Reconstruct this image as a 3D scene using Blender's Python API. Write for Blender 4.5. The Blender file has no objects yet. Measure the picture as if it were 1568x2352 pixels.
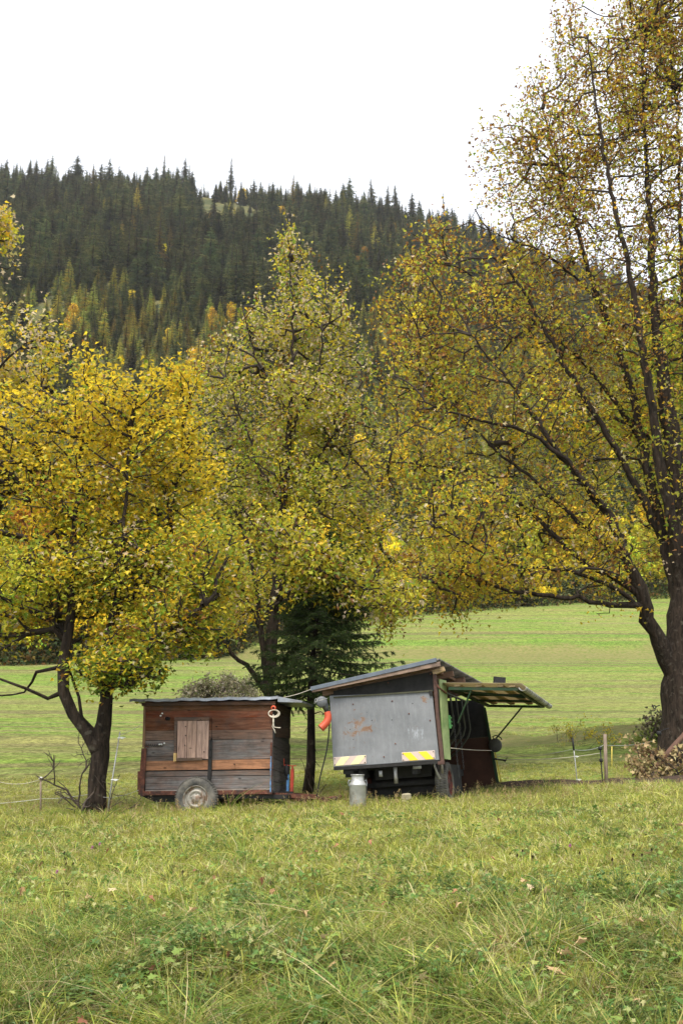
import bpy, math, random
import numpy as np
from mathutils import Vector, Matrix, Euler
R = math.radians
S = bpy.context.scene
COL = S.collection
rng = np.random.default_rng(7)
random.seed(7)

# ------------------------------------------------------------------ camera
EYE = Vector((0, 0, 1.6)); PITCH = R(14.1); F = 2487.0; PW, PH = 1568, 2352
cd = bpy.data.cameras.new("camera"); cam = bpy.data.objects.new("camera", cd); COL.objects.link(cam)
cam.location = EYE; cam.rotation_euler = (R(90) + PITCH, 0, 0)
cd.sensor_fit = 'VERTICAL'; cd.sensor_height = 36.0; cd.lens = 36.0 * F / PH
cd.clip_start = 0.1; cd.clip_end = 6000
S.camera = cam
# ------------------------------------------------------------------ world / light
SUN_EL, SUN_AZ = 58, 200       # bright overcast, light from behind the camera's left
w = bpy.data.worlds.new("World"); S.world = w; w.use_nodes = True
nt = w.node_tree; nt.nodes.clear()
o_ = nt.nodes.new('ShaderNodeOutputWorld'); b1 = nt.nodes.new('ShaderNodeBackground'); b2 = nt.nodes.new('ShaderNodeBackground')
ad = nt.nodes.new('ShaderNodeAddShader'); sk = nt.nodes.new('ShaderNodeTexSky')
sk.sky_type = 'NISHITA'; sk.sun_disc = False; sk.sun_elevation = R(SUN_EL); sk.sun_rotation = R(SUN_AZ)
nt.links.new(sk.outputs[0], b1.inputs[0]); b1.inputs[1].default_value = 0.05
b2.inputs[0].default_value = (1.0, 0.99, 0.97, 1); b2.inputs[1].default_value = 0.56   # the white cloud layer
nt.links.new(b1.outputs[0], ad.inputs[0]); nt.links.new(b2.outputs[0], ad.inputs[1]); nt.links.new(ad.outputs[0], o_.inputs[0])
sd = bpy.data.lights.new("sun", 'SUN'); sd.energy = 2.3; sd.angle = R(20); sd.color = (1, 0.95, 0.86)
sun = bpy.data.objects.new("sun", sd); COL.objects.link(sun)
_az = R(SUN_AZ); _d = Vector((math.sin(_az) * math.cos(R(SUN_EL)), math.cos(_az) * math.cos(R(SUN_EL)), math.sin(R(SUN_EL))))
sun.rotation_euler = _d.to_track_quat('Z', 'Y').to_euler()
S.view_settings.view_transform = 'Standard'; S.view_settings.look = 'None'; S.view_settings.gamma = 1
S.view_settings.use_curve_mapping = False; S.view_settings.exposure = 1.12
S.cycles.max_bounces = 6; S.cycles.diffuse_bounces = 3; S.cycles.transmission_bounces = 4; S.cycles.transparent_max_bounces = 8
S.cycles.use_denoising = True

# ------------------------------------------------------------------ helpers
def ray(px, py):
    x, y = (px - PW / 2) / F, (PH / 2 - py) / F
    c, s = math.cos(PITCH), math.sin(PITCH)
    return Vector((x, c - y * s, s + y * c))
def at(px, py, Y):
    d = ray(px, py); return EYE + d * (Y / d.y)
def tag(o, label=None, cat=None, group=None, kind=None):
    if label: o['label'] = label
    if cat: o['category'] = cat
    if group: o['group'] = group
    if kind: o['kind'] = kind
    return o
def empty(name, loc, rot=(0, 0, 0), **k):
    o = bpy.data.objects.new(name, None); COL.objects.link(o); o.location = loc; o.rotation_euler = rot
    o.empty_display_size = .2
    return tag(o, **k)

class MB:
    def __init__(s): s.v = []; s.f = []; s.m = []; s.c = []
    def add(s, vs, fs, mat=0, col=(1, 1, 1)):
        b = len(s.v); s.v += [tuple(v) for v in vs]
        for f in fs: s.f.append(tuple(b + i for i in f)); s.m.append(mat); s.c.append(col)
        return s
    def box(s, c, size, rot=None, mat=0, col=(1, 1, 1), jit=0):
        M = (rot if isinstance(rot, Matrix) else Euler(rot).to_matrix()) if rot is not None else Matrix.Identity(3)
        c = Vector(c); vs = []
        for z in (-.5, .5):
            for x, y in ((-.5, -.5), (.5, -.5), (.5, .5), (-.5, .5)):
                vs.append(c + M @ Vector((x * size[0] + random.uniform(-jit, jit), y * size[1], z * size[2] + random.uniform(-jit, jit))))
        return s.add(vs, [(3, 2, 1, 0), (4, 5, 6, 7), (0, 1, 5, 4), (1, 2, 6, 5), (2, 3, 7, 6), (3, 0, 4, 7)], mat, col)
    def hexa(s, q0, q1, mat=0, col=(1, 1, 1)):   # two quads joined
        return s.add(list(q0) + list(q1), [(3, 2, 1, 0), (4, 5, 6, 7), (0, 1, 5, 4), (1, 2, 6, 5), (2, 3, 7, 6), (3, 0, 4, 7)], mat, col)
    def beam(s, p0, p1, wd, ht, mat=0, col=(1, 1, 1), up=(0, 0, 1)):
        p0, p1 = Vector(p0), Vector(p1); d = p1 - p0; L = d.length; d.normalize(); u = Vector(up)
        sx = d.cross(u)
        if sx.length < 1e-4: sx = d.cross(Vector((0, 1, 0)))
        sx.normalize(); u = sx.cross(d)
        return s.box((p0 + p1) / 2, (L, wd, ht), Matrix((d, sx * -1, u)).transposed(), mat, col)
    def tube(s, pts, rad, n=8, mat=0, col=(1, 1, 1), caps=True, wob=0):
        pts = [Vector(p) for p in pts]
        if not hasattr(rad, '__len__'): rad = [rad] * len(pts)
        rings = []; prev = None
        for i, p in enumerate(pts):
            d = (pts[min(i + 1, len(pts) - 1)] - pts[max(i - 1, 0)]); d.normalize()
            if prev is None:
                a = d.cross(Vector((0, 0, 1)) if abs(d.z) < .9 else Vector((1, 0, 0)))
            else: a = prev - d * prev.dot(d)
            a.normalize(); prev = a; b = d.cross(a)
            rings.append([p + (a * math.cos(2 * math.pi * k / n) + b * math.sin(2 * math.pi * k / n)) * rad[i] * (1 + wob * random.uniform(-1, 1)) for k in range(n)])
        vs = [v for r in rings for v in r]; fs = []
        for i in range(len(pts) - 1):
            for k in range(n):
                fs.append((i * n + k, i * n + (k + 1) % n, (i + 1) * n + (k + 1) % n, (i + 1) * n + k))
        if caps: fs += [tuple(reversed(range(n))), tuple(range((len(pts) - 1) * n, len(pts) * n))]
        return s.add(vs, fs, mat, col)
    def lathe(s, prof, origin=(0, 0, 0), axis='Z', n=24, mat=0, col=(1, 1, 1)):
        o = Vector(origin); vs = []
        for r, h in prof:
            for k in range(n):
                a = 2 * math.pi * k / n; x, y = r * math.cos(a), r * math.sin(a)
                vs.append(o + (Vector((x, y, h)) if axis == 'Z' else Vector((x, -h, y)) if axis == 'Y' else Vector((h, x, y))))
        fs = [(i * n + k, i * n + (k + 1) % n, (i + 1) * n + (k + 1) % n, (i + 1) * n + k) for i in range(len(prof) - 1) for k in range(n)]
        return s.add(vs, fs, mat, col)
    def build(s, name, mats, parent=None, smooth=False, auto=None, bevel=0):
        me = bpy.data.meshes.new(name); me.from_pydata(s.v, [], s.f)
        if not isinstance(mats, (list, tuple)): mats = [mats]
        for m in mats: me.materials.append(m)
        me.polygons.foreach_set('material_index', s.m)
        a = me.attributes.new('col', 'FLOAT_COLOR', 'FACE')
        a.data.foreach_set('color', np.array([tuple(c[:3]) + (1,) for c in s.c], np.float32).ravel())
        if smooth: me.polygons.foreach_set('use_smooth', [True] * len(s.f))
        me.update()
        o = bpy.data.objects.new(name, me); COL.objects.link(o)
        if parent is not None: o.parent = parent
        if bevel:
            b = o.modifiers.new('bevel', 'BEVEL'); b.width = bevel; b.segments = 2; b.limit_method = 'ANGLE'
        return o

def np_mesh(name, V, loops, starts, mats, col=None, smooth=False, midx=None):
    me = bpy.data.meshes.new(name)
    V = np.asarray(V, np.float32); loops = np.asarray(loops, np.int32); starts = np.asarray(starts, np.int32)
    me.vertices.add(len(V)); me.vertices.foreach_set('co', V.ravel())
    me.loops.add(len(loops)); me.loops.foreach_set('vertex_index', loops.ravel())
    me.polygons.add(len(starts)); me.polygons.foreach_set('loop_start', starts)
    if not isinstance(mats, (list, tuple)): mats = [mats]
    for m in mats: me.materials.append(m)
    if midx is not None: me.polygons.foreach_set('material_index', np.asarray(midx, np.int32))
    if smooth: me.polygons.foreach_set('use_smooth', np.ones(len(starts), bool))
    me.update(calc_edges=True)
    if col is not None:
        a = me.attributes.new('col', 'FLOAT_COLOR', 'FACE')
        c = np.ones((len(starts), 4), np.float32); c[:, :3] = col
        a.data.foreach_set('color', c.ravel())
    return me
def link(name, me, parent=None):
    o = bpy.data.objects.new(name, me); COL.objects.link(o)
    if parent is not None: o.parent = parent
    return o

# ------------------------------------------------------------------ materials
class NT:
    def __init__(s, name):
        s.m = bpy.data.materials.new(name); s.m.use_nodes = True; s.t = s.m.node_tree; s.t.nodes.clear()
        s.out = s.n('OutputMaterial')
    def n(s, typ, **k):
        x = s.t.nodes.new('ShaderNode' + typ)
        for a, b in k.items(): setattr(x, a, b)
        return x
    def l(s, a, b): s.t.links.new(a, b)
    def set(s, sock, v):
        if isinstance(v, bpy.types.NodeSocket): s.l(v, sock)
        else: sock.default_value = v if not isinstance(v, tuple) or len(v) != 3 or sock.type == 'VECTOR' else v + (1,)
    def coord(s, kind='Object', scale=(1, 1, 1), rot=(0, 0, 0)):
        if kind == 'World': c = s.n('NewGeometry').outputs['Position']
        else: c = s.n('TexCoord').outputs[kind]
        mp = s.n('Mapping'); s.l(c, mp.inputs[0]); mp.inputs['Scale'].default_value = scale; mp.inputs['Rotation'].default_value = rot
        return mp.outputs[0]
    def noise(s, co, scale=5, detail=4, rough=.6, dist=0):
        x = s.n('TexNoise'); s.l(co, x.inputs['Vector']); x.inputs['Scale'].default_value = scale; x.inputs['Detail'].default_value = detail
        x.inputs['Roughness'].default_value = rough; x.inputs['Distortion'].default_value = dist
        return x.outputs[0]
    def ramp(s, f, stops, interp='LINEAR'):
        x = s.n('ValToRGB'); s.l(f, x.inputs[0]); x.color_ramp.interpolation = interp
        e = x.color_ramp.elements
        while len(e) < len(stops): e.new(.5)
        for i, (p, c) in enumerate(stops):
            e[i].position = p; e[i].color = (c, c, c, 1) if not isinstance(c, tuple) else c + (1,)
        return x.outputs[0]
    def mix(s, f, a, b, mode='MIX'):
        x = s.n('Mix', data_type='RGBA', blend_type=mode); s.set(x.inputs[0], f); s.set(x.inputs[6], a); s.set(x.inputs[7], b)
        return x.outputs[2]
    def math(s, op, a, b=0.0):
        x = s.n('Math', operation=op); s.set(x.inputs[0], a); s.set(x.inputs[1], b); return x.outputs[0]
    def attr(s, name='col'):
        x = s.n('Attribute'); x.attribute_name = name; return x.outputs['Color']
    def bsdf(s, col, rough=.8, metal=0, spec=.3, bump=None, bs=.3, bd=.02):
        p = s.n('BsdfPrincipled'); s.set(p.inputs['Base Color'], col); s.set(p.inputs['Roughness'], rough)
        p.inputs['Metallic'].default_value = metal; p.inputs['Specular IOR Level'].default_value = spec
        if bump is not None:
            b = s.n('Bump'); s.l(bump, b.inputs['Height']); b.inputs['Strength'].default_value = bs; b.inputs['Distance'].default_value = bd
            s.l(b.outputs[0], p.inputs['Normal'])
        return p
    def done(s, sh): s.l(sh.outputs[0], s.out.inputs[0]); return s.m

def m_leaf(name, transl=.4, hue=False, rough=.5, spec=.35):
    t = NT(name); c = t.attr()
    oi = t.n('ObjectInfo')
    hs = t.n('HueSaturation'); t.l(c, hs.inputs['Color'])
    nz = t.noise(t.coord('World'), .03 if hue else .8, 3)
    v = t.math('MULTIPLY_ADD', nz, 1.5 if hue else .5); t.t.nodes[-1].inputs[2].default_value = .25 if hue else .75
    t.l(v, hs.inputs['Value'])
    if hue:
        h = t.math('MULTIPLY_ADD', oi.outputs['Random'], .05); t.t.nodes[-1].inputs[2].default_value = .475
        t.l(h, hs.inputs['Hue'])
        h2 = t.math('MULTIPLY_ADD', oi.outputs['Random'], .9); t.t.nodes[-1].inputs[2].default_value = .35
        v2 = t.math('MULTIPLY', v, t.math('ADD', h2, .25)); t.l(v2, hs.inputs['Value'])
    p = t.bsdf(hs.outputs[0], rough, 0, spec)
    tr = t.n('BsdfTranslucent'); t.l(hs.outputs[0], tr.inputs[0])
    mx = t.n('MixShader'); mx.inputs[0].default_value = transl; t.l(p.outputs[0], mx.inputs[1]); t.l(tr.outputs[0], mx.inputs[2])
    return t.done(mx)
def m_bark(name, a, b, sc=14, lich=(.16, .16, .13)):
    t = NT(name); co = t.coord('Object', (1, 1, .22)); n = t.noise(co, sc, 6, .65, .4)
    n2 = t.noise(t.coord('Object'), 9, 4, .6)
    c = t.mix(t.ramp(n, [(.35, 0.), (.65, 1.)]), a, b)
    c = t.mix(t.math('MULTIPLY', t.ramp(n2, [(.58, 0.), (.68, 1.)]), .6), c, lich)
    return t.done(t.bsdf(c, .95, 0, .15, n, .9, .03))
def m_plain(name, col, rough=.6, metal=0, var=.25, sc=12, spec=.3, dirt=None):
    t = NT(name); n = t.noise(t.coord('Object'), sc, 5, .65)
    dk = tuple(c * (1 - var) for c in col); lt = tuple(min(1, c * (1 + var)) for c in col)
    c = t.mix(t.ramp(n, [(.3, 0.), (.7, 1.)]), dk, lt)
    if dirt:
        n2 = t.noise(t.coord('Object'), sc * .35, 6, .7)
        c = t.mix(t.ramp(n2, [(.48, 0.), (.62, 1.)]), c, dirt)
    return t.done(t.bsdf(c, rough, metal, spec, n, .15, .01))
def m_wood(name, axis_scale=(1.2, 12, 14), attr=True, col=(.3, .2, .12), dirt=.6, patch=.0):
    t = NT(name); base = t.attr() if attr else None
    if base is None: rg = t.n('RGB'); rg.outputs[0].default_value = col + (1,); base = rg.outputs[0]
    co = t.coord('Object', axis_scale); g = t.noise(co, 2.2, 8, .7, .6)
    g2 = t.noise(t.coord('Object', tuple(a * 1.6 if a > 5 else .5 for a in axis_scale)), 4, 5, .75, .3)
    if patch:
        pn = t.noise(t.coord('Object', tuple(min(a, 4) for a in axis_scale)), 2.1, 5, .7, .5)
        base = t.mix(t.math('MULTIPLY', t.ramp(pn, [(.42, 0.), (.62, 1.)]), patch), base, (.19, .10, .065))
    c = t.mix(t.ramp(g, [(.3, .45), (.5, .9), (.7, 1.25)]), (0, 0, 0), base); c = t.mix(1.0, base, t.ramp(g, [(.28, .35), (.5, .95), (.75, 1.3)]), 'MULTIPLY')
    c = t.mix(1.0, c, t.ramp(g2, [(.35, .55), (.5, 1.0), (.65, 1.15)]), 'MULTIPLY')
    kn = t.n('TexVoronoi'); t.l(t.coord('Object', (3.2, 3, 7.5)), kn.inputs[0]); kn.inputs['Scale'].default_value = 1.0
    c = t.mix(1.0, c, t.ramp(kn.outputs['Distance'], [(0.04, .25), (.13, 1.0)]), 'MULTIPLY')
    st = t.noise(t.coord('Object'), 2.6, 5, .7)
    c = t.mix(t.math('MULTIPLY', t.ramp(st, [(.5, 0.), (.68, 1.)]), dirt), c, (.05, .042, .038))
    return t.done(t.bsdf(c, .85, 0, .15, g, .5, .006))

M = {}
M['leaf'] = m_leaf('leaf', .58); M['leaf_far'] = m_leaf('leaf_far', .3, True, .7, .1); M['needle'] = m_leaf('needle', .08, True, .8, .1)
M['needle_near'] = m_leaf('needle_near', .1, False, .7, .15)
M['grass'] = m_leaf('grass_blade', .35, False, .55, .25)
M['dead_leaf'] = m_leaf('dead_leaf', .2, False, .7, .2)
M['bark'] = m_bark('bark', (.009, .007, .005), (.042, .03, .022), 16, (.09, .08, .06))
M['bark_grey'] = m_bark('bark_grey', (.035, .028, .022), (.14, .11, .09), 12)
M['twig'] = m_plain('twig_bark', (.035, .026, .02), .9)
M['deadwood'] = m_plain('deadwood', (.06, .045, .035), .9)
M['planks'] = m_wood('planks', patch=.45); M['plank_end'] = m_wood('plank_end', (12, 1.2, 14))
M['plank_up'] = m_wood('plank_up', (12, 12, 1.4), dirt=.2)
M['plank_dark'] = m_wood('plank_dark', (12, 1.2, 1.2), False, (.09, .05, .035))
M['rust'] = m_plain('rusty_steel', (.13, .05, .032), .85, .1, .5, 18, .3, (.05, .03, .025))
M['redpaint'] = m_plain('red_paint', (.42, .05, .025), .5, 0, .25, 14, .4, (.2, .05, .03))
M['bluepaint'] = m_plain('blue_paint', (.08, .2, .38), .55, 0, .3, 20, .3, (.1, .09, .08))
M['black'] = m_plain('black_rubber', (.02, .02, .021), .75, 0, .4, 30)
M['dark'] = m_plain('dark_metal', (.018, .017, .016), .8, 0, .4, 10)
M['darkgreen'] = m_plain('dark_green_paint', (.013, .042, .015), .6, 0, .3, 16, .3, (.03, .04, .02))
M['limegreen'] = m_plain('pale_green_paint', (.28, .34, .15), .6, 0, .12, 6, .3, (.16, .24, .08))
M['zinc'] = m_plain('zinc_sheet', (.3, .32, .35), .42, .7, .2, 5, .5, (.2, .2, .2))
M['slate'] = m_plain('blue_grey_sheet', (.12, .14, .17), .6, .1, .2, 7)
M['alu'] = m_plain('aluminium', (.42, .42, .41), .5, .45, .2, 9, .5, (.2, .18, .15))
M['plastic'] = m_plain('grey_plastic', (.36, .36, .33), .5, 0, .2, 6, .4, (.14, .13, .11))
M['white'] = m_plain('white_plastic', (.75, .75, .72), .5, 0, .08)
M['redplastic'] = m_plain('red_plastic', (.48, .075, .03), .5, 0, .12, 8, .4)
M['rope'] = m_plain('rope', (.5, .45, .36), .9, 0, .2, 60)
M['oldwood'] = m_wood('old_wood', (12, 12, 1.5), False, (.26, .2, .15))
M['rafter'] = m_wood('rafter_wood', (1.5, 12, 12), False, (.24, .15, .1))
M['tanwood'] = m_wood('tan_wood', (1.5, 9, 9), False, (.42, .3, .17), .3)
# tyre: dusty rubber
t = NT('tyre'); n = t.noise(t.coord('Object'), 6, 5, .7); n2 = t.noise(t.coord('Object'), 60, 3)
M['tyre'] = t.done(t.bsdf(t.mix(t.ramp(n, [(.35, 0.), (.65, 1.)]), (.05, .05, .048), (.17, .155, .13)), .9, 0, .2, n2, .4, .004))
t = NT('rusty_alloy'); n = t.noise(t.coord('Object'), 10, 6, .7)
M['rim'] = t.done(t.bsdf(t.mix(t.ramp(n, [(.45, 0.), (.6, 1.)]), (.3, .28, .24), (.17, .11, .07)), .5, .3, .5, n, .2, .004))
# grey back panel with rust blotches
t = NT('grey_steel_panel'); co = t.coord('Object'); n = t.noise(co, 2.2, 6, .7); ns = t.noise(t.coord('Object', (5, 1, .8)), 4, 5, .7)
c = t.mix(t.ramp(n, [(.3, 0.), (.7, 1.)]), (.14, .147, .155), (.225, .23, .24)); c = t.mix(t.math('MULTIPLY', t.ramp(ns, [(.5, 0.), (.7, 1.)]), .35), c, (.3, .31, .32))
def blob(t, cx, cz, r):
    s = t.n('VectorMath', operation='DISTANCE'); mp = t.n('Mapping'); t.l(t.n('TexCoord').outputs['Object'], mp.inputs[0]); mp.inputs['Scale'].default_value = (1, 0, 1)
    t.l(mp.outputs[0], s.inputs[0]); s.inputs[1].default_value = (cx, 0, cz)
    return t.ramp(s.outputs['Value'], [(0., 1.), (r, 0.)])
rn = t.noise(t.coord('Object', (1, 1, 1.5)), 7, 8, .72, .8)
bl = t.math('MAXIMUM', blob(t, .5, .6, .36), t.math('MAXIMUM', blob(t, 1.52, .92, .12), t.math('MULTIPLY', blob(t, .34, .52, .3), .9)))
rm = t.ramp(t.math('ADD', rn, t.math('MULTIPLY', bl, .22)), [(.64, 0.), (.73, 1.)])
c = t.mix(rm, c, t.mix(t.ramp(rn, [(.5, 0.), (.7, 1.)]), (.24, .16, .11), (.15, .075, .045)))
wn = t.noise(t.coord('Object', (2.5, 1, 1)), 9, 6, .7); wb = blob(t, 1.35, .42, .2)
c = t.mix(t.ramp(t.math('ADD', wn, t.math('MULTIPLY', wb, .2)), [(.60, 0.), (.80, 1.)]), c, (.36, .38, .41))
sp = t.n('TexVoronoi'); t.l(t.coord('Object'), sp.inputs[0]); sp.inputs['Scale'].default_value = 7
c = t.mix(t.ramp(sp.outputs['Distance'], [(.05, 1.), (.08, 0.)]), c, (.05, .04, .035))
M['panel'] = t.done(t.bsdf(c, .6, .15, .35, n, .25, .01))
# reflective boards
for nm, cc in (('reflect_yellow', (.9, .62, .02)), ('reflect_pale', (.85, .8, .38)), ('reflect_pink', (.58, .46, .4))):
    t = NT(nm); n = t.noise(t.coord('Object'), 25, 4); M[nm] = t.done(t.bsdf(t.mix(n, tuple(v * .85 for v in cc), cc), .35, 0, .6))

# ground materials
def m_ground():
    t = NT('meadow_ground'); P = 'World'
    far = t.noise(t.coord(P, (.07, .3, .3)), 1.0, 6, .7, .3)       # broad mown streaks along the terraces
    st = t.noise(t.coord(P, (.06, .8, .8)), 1.0, 6, .7)
    pa = t.noise(t.coord(P, (.6, 1.0, 1)), .9, 5, .65)
    mid = t.noise(t.coord(P, (1, 1, 1)), 3.1, 5, .7); fine = t.noise(t.coord(P), 26, 4, .75)
    g = t.mix(t.ramp(pa, [(.35, 0.), (.62, 1.)]), (.12, .215, .028), (.185, .245, .048))
    g = t.mix(t.ramp(far, [(.46, 0.), (.62, 1.)]), g, (.24, .235, .075))
    g = t.mix(t.math('MULTIPLY', t.ramp(st, [(.48, 0.), (.62, 1.)]), .8), g, (.20, .185, .065))
    for sd_, (a_, b_), cc_ in ((11, (.53, .60), (.21, .20, .08)), (37, (.54, .60), (.11, .20, .03)), (71, (.53, .57), (.155, .135, .06))):
        mp_ = t.coord(P, (.012, .33, .33)); mp_.node.inputs['Location'].default_value = (sd_, sd_ * .7, 0)
        g = t.mix(t.math('MULTIPLY', t.ramp(t.noise(mp_, 1.0, 5, .62, .25), [(a_, 0.), (b_, 1.)]), .75), g, cc_)
    g = t.mix(t.math('MULTIPLY', t.ramp(mid, [(.5, 0.), (.7, 1.)]), .5), g, (.11, .12, .03))
    g = t.mix(1.0, g, t.ramp(fine, [(.3, .62), (.5, 1.0), (.7, 1.35)]), 'MULTIPLY')
    g = t.mix(1.0, g, t.ramp(t.noise(t.coord(P, (1, 1.3, 1)), 2.6, 7, .8), [(.38, .55), (.5, 1.0), (.62, 1.4)]), 'MULTIPLY')
    f2 = t.noise(t.coord(P, (1, 1.6, 1)), 7.5, 5, .7); g = t.mix(1.0, g, t.ramp(f2, [(.34, .5), (.5, 1.0), (.66, 1.5)]), 'MULTIPLY')
    return t, g, mid, fine
t, g, mid, fine = m_ground()
sx = t.n('SeparateXYZ'); t.l(t.n('NewGeometry').outputs['Position'], sx.inputs[0])
# rough bank strips at given distances: brown, drier grass
def strip(t, y, y0, y1, soft):
    a = t.n('MapRange', interpolation_type='SMOOTHSTEP'); t.l(y, a.inputs[0]); a.inputs[1].default_value = y0 - soft; a.inputs[2].default_value = y0 + soft
    b = t.n('MapRange', interpolation_type='SMOOTHSTEP'); t.l(y, b.inputs[0]); b.inputs[1].default_value = y1 - soft; b.inputs[2].default_value = y1 + soft
    return t.math('MULTIPLY', a.outputs[0], t.math('SUBTRACT', 1.0, b.outputs[0]))
wv = t.noise(t.coord('World', (.12, .12, .12)), 1, 2)
yy = t.math('ADD', sx.outputs[1], t.math('MULTIPLY', wv, 6.0))
rb = t.math('MAXIMUM', t.math('MULTIPLY', strip(t, yy, 32.5, 37.5, 1.2), strip(t, sx.outputs[0], 1.5, 60, 1.5)), strip(t, yy, 93, 99, 1.2))
cb = t.mix(t.ramp(mid, [(.38, 0.), (.6, 1.)]), (.12, .15, .035), (.24, .20, .085))
g = t.mix(t.math('MULTIPLY', rb, .85), g, cb)
pl = t.math('MULTIPLY', strip(t, t.math('ADD', sx.outputs[1], wv), 21.8, 24.5, .8), .7)
g = t.mix(t.math('MULTIPLY', pl, .35), g, (.25, .24, .09))
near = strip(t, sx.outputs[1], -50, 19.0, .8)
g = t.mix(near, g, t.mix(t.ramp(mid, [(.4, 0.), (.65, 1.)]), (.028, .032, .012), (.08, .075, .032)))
soil_n = t.noise(t.coord('World', (1, 2, 1)), 2.0, 5, .7)
sm = t.math('MULTIPLY', strip(t, t.math('ADD', sx.outputs[1], t.math('MULTIPLY', soil_n, .8)), 20.0, 21.7, .3), t.ramp(soil_n, [(.34, 0.), (.46, 1.)]))
sm = t.math('MULTIPLY', sm, strip(t, sx.outputs[0], 1.5, 12, .8))
g = t.mix(sm, g, (.075, .05, .038))
bm = t.math('ADD', mid, t.math('MULTIPLY', fine, .5))
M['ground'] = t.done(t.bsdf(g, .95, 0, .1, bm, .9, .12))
t = NT('forest_floor'); n = t.noise(t.coord('World'), .09, 5, .6); n2 = t.noise(t.coord('World'), .6, 5, .7)
c = t.mix(t.ramp(n, [(.42, 0.), (.6, 1.)]), (.05, .06, .025), (.14, .12, .045)); c = t.mix(t.math('MULTIPLY', t.ramp(n2, [(.5, 0.), (.65, 1.)]), .7), c, (.1, .12, .045))
M['forest_floor'] = t.done(t.bsdf(c, .95, 0, .1, n2, 1, .6))
M['soil'] = m_plain('soil', (.08, .052, .04), .95, 0, .4, 8)

# ------------------------------------------------------------------ terrain
_Y = [-60, 4.0, 4.8, 5.4, 6.0, 7.2, 10, 14.5, 17, 19, 20.6, 24, 28, 35, 60, 90, 140, 200, 260, 400, 560, 600, 680, 1000, 2500]
_Z = [-1.72, -1.66, -1.56, -1.38, -1.22, -1.06, -.82, -.54, -.37, -.27, -.25, .18, .74, 1.4, 4.6, 10.2, 23.7, 58, 101, 205, 327, 338, 320, 160, 100]
_rx = [-900, 0, 200, 400, 600, 800, 1000, 1200, 1400, 1568, 2200, 3500]
_ry = [425, 432, 440, 455, 470, 490, 530, 590, 660, 720, 900, 1050]
_rt = [math.tan(PITCH + math.atan((1176 - y) / F)) for y in _ry]
def vnoise(x, y, s, seed=0):
    x = np.asarray(x, float) * s + seed * 17.3; y = np.asarray(y, float) * s - seed * 9.1
    return (np.sin(x * 1.7 + 1.3 * np.sin(y * 1.1 + seed)) + np.sin(y * 2.1 + 1.7 * np.sin(x * .9 + 2 * seed)) + .5 * np.sin(x * 3.9 + y * 3.1 + seed) + .5 * np.sin(x * -3.3 + y * 4.7)) / 3
def G(X, Y):
    X = np.asarray(X, float); Y = np.asarray(Y, float)
    z = np.interp(Y, _Y, _Z)
    # rounded by a short average
    z = (z + np.interp(Y - .35, _Y, _Z) + np.interp(Y + .35, _Y, _Z)) / 3
    wn = np.interp(Y, [4, 12, 22, 34], [0.2, 1, 1, 0])
    z = z + .035 * np.clip(X, -9, 9) * wn
    px = 784 + 2564 * X / np.maximum(Y, 5)
    k = np.interp(px, _rx, _rt) / .584
    z = z + (k - 1) * np.interp(Y, [180, 560, 1200], [0, 327, 200])
    z = z + .6 * np.exp(-((X - 9.5) ** 2 / 9 + (Y - 30) ** 2 / 6))
    z = z + .22 * np.exp(-((Y - 33 - .8 * np.sin(X * .5)) ** 2 / 2.2)) * (1 + .5 * np.sin(X * 1.9)) * np.interp(X, [-6, 2, 12, 20], [.4, 1, 1, .3])
    z = z + .13 * np.exp(-((Y - 20.9 - .2 * np.sin(X * 2)) / .45) ** 2) * np.interp(X, [1.5, 3, 9, 11], [0, 1, 1, 0]) * (1 + .35 * vnoise(X, Y, 3.5, 5))
    z = z + .35 * np.tanh((Y - 96) / 1.0) * np.interp(Y, [80, 95, 97, 115], [0, 1, 1, 0])
    nb = np.interp(Y, [4.5, 6, 9, 12, 19, 30, 100], [.0, 1, .8, .5, .3, .6, 1.0])
    z = z + nb * (.045 * vnoise(X, Y, 1.1, 1) + .035 * vnoise(X, Y, 2.7, 2)) 
    z = z + np.interp(Y, [5, 6, 7.6, 10], [0, .11, .10, 0]) * vnoise(X, Y, 1.9, 4)
    z = z + np.interp(Y, [150, 260, 600], [0, 2.5, 4]) * vnoise(X, Y, .03, 3)
    return z + 1.6
def g1(X, Y): return float(G(X, Y))
def sheet(name, ys, xf, mat, label=None):
    rows = [np.stack([xf(y), np.full(len(xf(y)), y), G(xf(y), np.full(len(xf(y)), y))], 1) for y in ys]
    n = len(rows[0]); V = np.concatenate(rows); i = np.arange(len(ys) - 1)[:, None] * n + np.arange(n - 1)[None]
    Fq = np.stack([i, i + 1, i + n + 1, i + n], -1).reshape(-1, 4)
    o = link(name, np_mesh(name, V, Fq.ravel(), np.arange(len(Fq)) * 4, mat, smooth=True)); tag(o, kind='structure'); return o
ux = np.sign(np.linspace(-1, 1, 241)) * np.abs(np.linspace(-1, 1, 241)) ** 1.6
ysn = np.concatenate([np.arange(-60, 3, 4), np.arange(3, 24, .1), np.arange(24, 45, .4), np.arange(45, 146, 1.2), [146.]])
sheet('ground', ysn, lambda y: ux * (14 + 1.6 * abs(y)), M['ground'])
ysf = np.concatenate([[146.], np.arange(149, 700, 4.5), np.arange(700, 2500, 60)])
sheet('hillside', ysf, lambda y: np.linspace(-1, 1, 201) * (14 + 1.6 * abs(y)), M['forest_floor'])

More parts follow.
